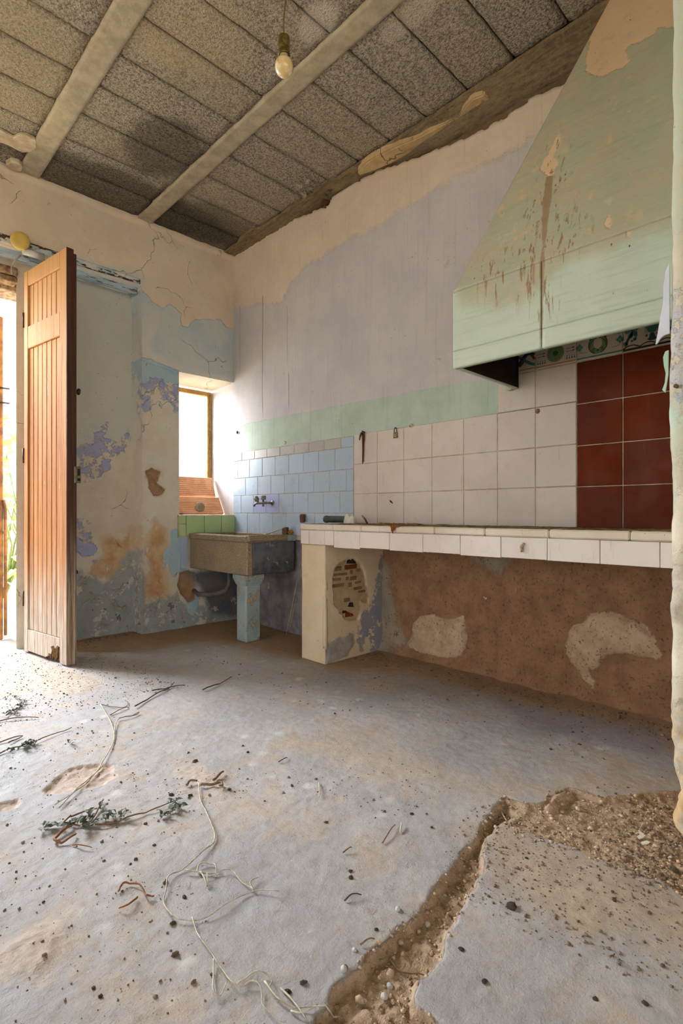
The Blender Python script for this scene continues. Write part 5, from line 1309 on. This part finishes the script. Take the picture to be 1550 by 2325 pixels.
sprig('large wilted green sprig with branching stems in the lower left of the floor', [[(234, 1821), (222, 1845), (208, 1868), (201, 1881)], [(201, 1881), (178, 1880), (150, 1876), (114, 1880), (93, 1887)], [(201, 1881), (245, 1878), (282, 1864), (312, 1856), (337, 1848), (370, 1836), (395, 1823)], [(160, 1858), (195, 1848), (232, 1840)], [(160, 1858), (140, 1876)]],
      [(100, 1886, 8, 3), (114, 1879, 10, 6), (137, 1879, 6, 3), (165, 1876, 14, 8), (185, 1876, 14, 8), (200, 1885, 14, 9), (205, 1862, 10, 5), (228, 1838, 6, 4), (235, 1866, 12, 8), (262, 1860, 16, 11), (275, 1862, 10, 5), (398, 1824, 8, 4)])
sprig('cluster of dark wilted leaves right of the large sprig', [[(364, 1862), (378, 1852), (395, 1845), (412, 1836)]], [(368, 1860, 8, 5), (378, 1856, 8, 4), (392, 1846, 8, 5), (406, 1838, 8, 5)])
sprig('small wilted sprig by the left border nearest the door', [[(14, 1628), (30, 1616), (50, 1605), (58, 1590)]], [(18, 1625, 8, 5), (34, 1617, 10, 7), (48, 1607, 10, 8), (56, 1598, 6, 4), (40, 1588, 8, 4), (14, 1586, 4, 2)])
sprig('long brown sprig with few leaves at the left border', [[(-4, 1716), (20, 1706), (50, 1698), (85, 1686), (122, 1670), (163, 1657)], [(20, 1690), (50, 1676)]], [(20, 1711, 8, 3), (40, 1706, 8, 3), (56, 1697, 8, 5), (68, 1694, 12, 9), (78, 1692, 8, 5), (160, 1692, 8, 3)])

# loose clods and pebbles one by one
t = NT('clod', .95, .1); c = t.mix(t.rnd(), '5e5044', '94795c'); t.color(t.mix(t.ss(t.noise(60, 4, .6, t.obj()), .4, .6), c, t.mix(.5, c, '6e5c4a'))); t.bump(t.noise(80, 4, .6, t.obj()), .006); M_clod = t.mat
random.seed(3)
CM = []
for k in range(4):
    mb = MB(); mb.rock((0, 0, .3), 1.0, 2, .6, .24); CM.append(mb.mesh('clod', M_clod))
def clod(px, r, label, group, name='clod', cat='clod', mats=None):
    q = gp(px); o = link(name, CM[random.randrange(4)] if mats is None else mats, None); s_ = r
    o.location = q; o.scale = (s_, s_ * random.uniform(.7, 1), s_ * random.uniform(.6, .95)); o.rotation_euler = (0, 0, random.uniform(0, 6.3)); tag(o, label, cat, group)
CL = []
for px in ((418, 2039), (375, 2006), (393, 2099), (397, 2171), (689, 2232), (653, 2252), (228, 2264), (212, 2245), (934, 1847), (784, 2199), (854, 2113), (980, 1878), (1100, 2231), (1351, 2269), (1047, 2156), (1464, 2278), (1394, 2048), (296, 1965), (308, 1954), (350, 1922), (442, 1730), (428, 1708), (389, 1806), (429, 1812), (432, 1808), (520, 1797), (330, 1872), (262, 1540), (543, 1533), (546, 1510), (551, 1693), (562, 1707), (795, 1978), (796, 1992), (740, 1868), (1195, 1950), (1250, 1700), (1300, 1660), (1315, 1690), (1100, 1640), (1180, 1600), (880, 1600), (760, 1620), (660, 1560), (1480, 1700), (1425, 1790)):
    CL.append(px)
LANDM = [((210, 1870), 'the large wilted sprig'), ((400, 2050), 'the long dry vine loop'), ((560, 2240), 'the thin grey tendril'), ((880, 2120), 'the broken channel'), ((1250, 2150), 'the largest clod on the slab'), ((740, 1500), 'the counter pier'), ((480, 1790), 'the curled bark strip'), ((1250, 1620), 'the plaster patches under the counter'), ((890, 1890), 'the lone twig'), ((560, 1500), 'the sink post')]
ORD = ['nearest', 'second nearest', 'third nearest', 'fourth nearest', 'fifth nearest', 'sixth nearest', 'seventh nearest', 'eighth nearest', 'ninth nearest', 'tenth nearest', 'eleventh nearest', 'twelfth nearest']
near = {}
for px in CL:
    k = min(range(len(LANDM)), key=lambda i: (Vector(onZ(*LANDM[i][0])) - Vector(onZ(*px))).length); near.setdefault(k, []).append(px)
for k, lst in near.items():
    lst.sort(key=lambda px: (Vector(onZ(*LANDM[k][0])) - Vector(onZ(*px))).length)
    for i, px in enumerate(lst):
        clod(px, random.uniform(.0045, .0080), 'small dark clod on the floor, %s to %s' % (ORD[i], LANDM[k][1]), 'clods on the cement floor')
for px, lab in (((1161, 2061), 'largest brown clod, on the slab right of the channel'), ((1530, 1968), 'dark earth lump at the foot of the wall end'), ((443, 1728), 'brown mud pellet below the two twigs')):
    clod(px, .014 if px[0] > 1000 else .010, lab, None)
mp = simple('pale_pebble', 'b9b2a8', '9d968d', 40, .7, .3); mb = MB(); mb.rock((0, 0, .3), 1.0, 2, .7, .06); PM = mb.mesh('pebble', mp)
PB = sorted([(903, 2067), (971, 2078), (885, 2213), (826, 2250), (872, 2246), (780, 2204), (804, 2159), (1010, 2010)], key=lambda q: q[1])
for i, px in enumerate(PB):
    clod(px, random.uniform(.006, .010), 'smooth pale pebble by the broken channel, %s to its corner at the sandy floor' % ORD[i], 'pebbles by the channel', 'pebble', 'pebble', PM)
for px, lab in (((1450, 1885), 'white paint flake on the sand by the wall end'), ((1455, 1897), 'second white paint flake, below the first on the sand'), ((1465, 1908), 'third, lowest white paint flake on the sand')):
    q = gp(px, .004); mb = MB(); mb.prism([(-.014, -.004), (.0, -.007), (.015, -.002), (.008, .006), (-.010, .005)], .002); o = mb.build('paint_flake', M_shard); o.location = q; o.rotation_euler = (.15, -.1, random.uniform(-.9, -.3)); tag(o, lab, 'flake')

# grit that nobody could count
ico = bmesh.new(); bmesh.ops.create_icosphere(ico, subdivisions=1, radius=1.0); ico.verts.ensure_lookup_table()
IV = np.array([v.co[:] for v in ico.verts]); IF = np.array([[v.index for v in f.verts] for f in ico.faces]); ico.free()
def grit(name, label, pts, radii, mat):
    n = len(pts); k = 1 + rng.uniform(-.3, .3, (n, len(IV), 1)); sc = radii[:, None, None] * np.array([1, .85, .6])
    a = rng.uniform(0, 6.28, n); R_ = np.stack([np.stack([np.cos(a), -np.sin(a), 0 * a], 1), np.stack([np.sin(a), np.cos(a), 0 * a], 1), np.stack([0 * a, 0 * a, 0 * a + 1], 1)], 1)
    V = np.einsum('nij,nvj->nvi', R_, IV[None] * k * sc) + pts[:, None, :]
    F = (IF[None] + (np.arange(n) * len(IV))[:, None, None]).reshape(-1, 3)
    me = bpy.data.meshes.new(name); me.vertices.add(n * len(IV)); me.vertices.foreach_set('co', V.astype(np.float32).ravel())
    me.loops.add(F.size); me.loops.foreach_set('vertex_index', F.astype(np.int32).ravel()); me.polygons.add(len(F))
    me.polygons.foreach_set('loop_start', np.arange(len(F), dtype=np.int32) * 3); me.polygons.foreach_set('loop_total', np.full(len(F), 3, np.int32)); me.update(calc_edges=True)
    o = link(name, me, mat); tag(o, label, 'grit', kind='stuff'); return o
def fz_arr(xy):
    i = np.clip(np.searchsorted(fx, xy[:, 0]), 0, len(fx) - 1); j = np.clip(np.searchsorted(fy, xy[:, 1]), 0, len(fy) - 1); return FZ[i, j]
def scatter(n, x0, x1, y0, y1, test):
    xy = np.stack([rng.uniform(x0, x1, n), rng.uniform(y0, y1, n)], 1); return xy[test(xy)]
t = NT('sandy_grit', .95, .1); t.color(t.mix(t.ss(t.noise(55, 2, .5), .38, .62), 'c0a688', '8f765c')); M_grit = t.mat
t = NT('dark_grit', .95, .1); t.color(t.mix(t.ss(t.noise(45, 2, .5), .35, .65), '5a4c40', '8a7562')); M_dgrit = t.mat
xy = scatter(26000, .3, 2.7, .2, 1.8, lambda q: (union(q, [trench]) > -.004))
xy2 = scatter(14000, .9, 2.7, .2, 1.4, lambda q: (union(q, [broken]) + .08 * vnoise(q, 5, 7, 3) > 0))
xy = np.concatenate([xy, xy2]); r = rng.gamma(1.6, .0013, len(xy)) + .0009; r = np.minimum(r, .010)
grit('trench_grit', 'sandy crumbs filling the broken channel and the torn floor beside it', np.concatenate([xy, (fz_arr(xy) + r * .2)[:, None]], 1), r, M_grit)
xy = np.concatenate([scatter(9000, .2, 2.65, .2, 4.0, lambda q: vnoise(q, 2.2, 77, 3) > .02), scatter(2500, .6, 1.35, 2.6, 4.0, lambda q: q[:, 0] * 0 < 1), scatter(6000, .9, 2.0, .15, 1.3, lambda q: union(q, [dust_right]) > -.1)])
r = np.minimum(rng.gamma(1.3, .0009, len(xy)) + .0006, .0055)
grit('floor_grit', 'fine dark grit strewn over the cement floor', np.concatenate([xy, (fz_arr(xy) + r * .3)[:, None]], 1), r, M_dgrit)
xy = np.concatenate([np.stack([2.62 - np.abs(rng.normal(0, .10, 1600)), rng.uniform(.35, 2.35, 1600)], 1), np.stack([rng.uniform(1.05, 2.1, 700), 4.06 - np.abs(rng.normal(0, .05, 700)) - .1 * (rng.uniform(1.05, 2.1, 700) > 3)], 1), np.stack([rng.uniform(1.45, 1.9, 900), rng.normal(.42, .06, 900)], 1)])
r = np.minimum(rng.gamma(1.5, .0018, len(xy)) + .001, .012)
grit('wall_crumbs', 'plaster crumbs lying along the foot of the walls', np.concatenate([xy, (fz_arr(xy) + r * .2)[:, None]], 1), r * .8, M_dgrit)
# dry straw standing in the dark corner under the sink
a = onX(668, 1425, 2.54); mb = MB(); mb.tube([(2.5, a[1] + .05, .004), (2.53, a[1] + .02, .2), (2.552, a[1] - .02, .42)], .003, 5); mb.tube([(2.51, a[1] + .04, .01), (2.53, a[1] - .005, .2), (2.54, a[1] - .02, .28)], .002, 5)
tag(mb.build('straw', M_straw), 'dry straw leaning in the dark corner between the sink and the pier', 'straw')
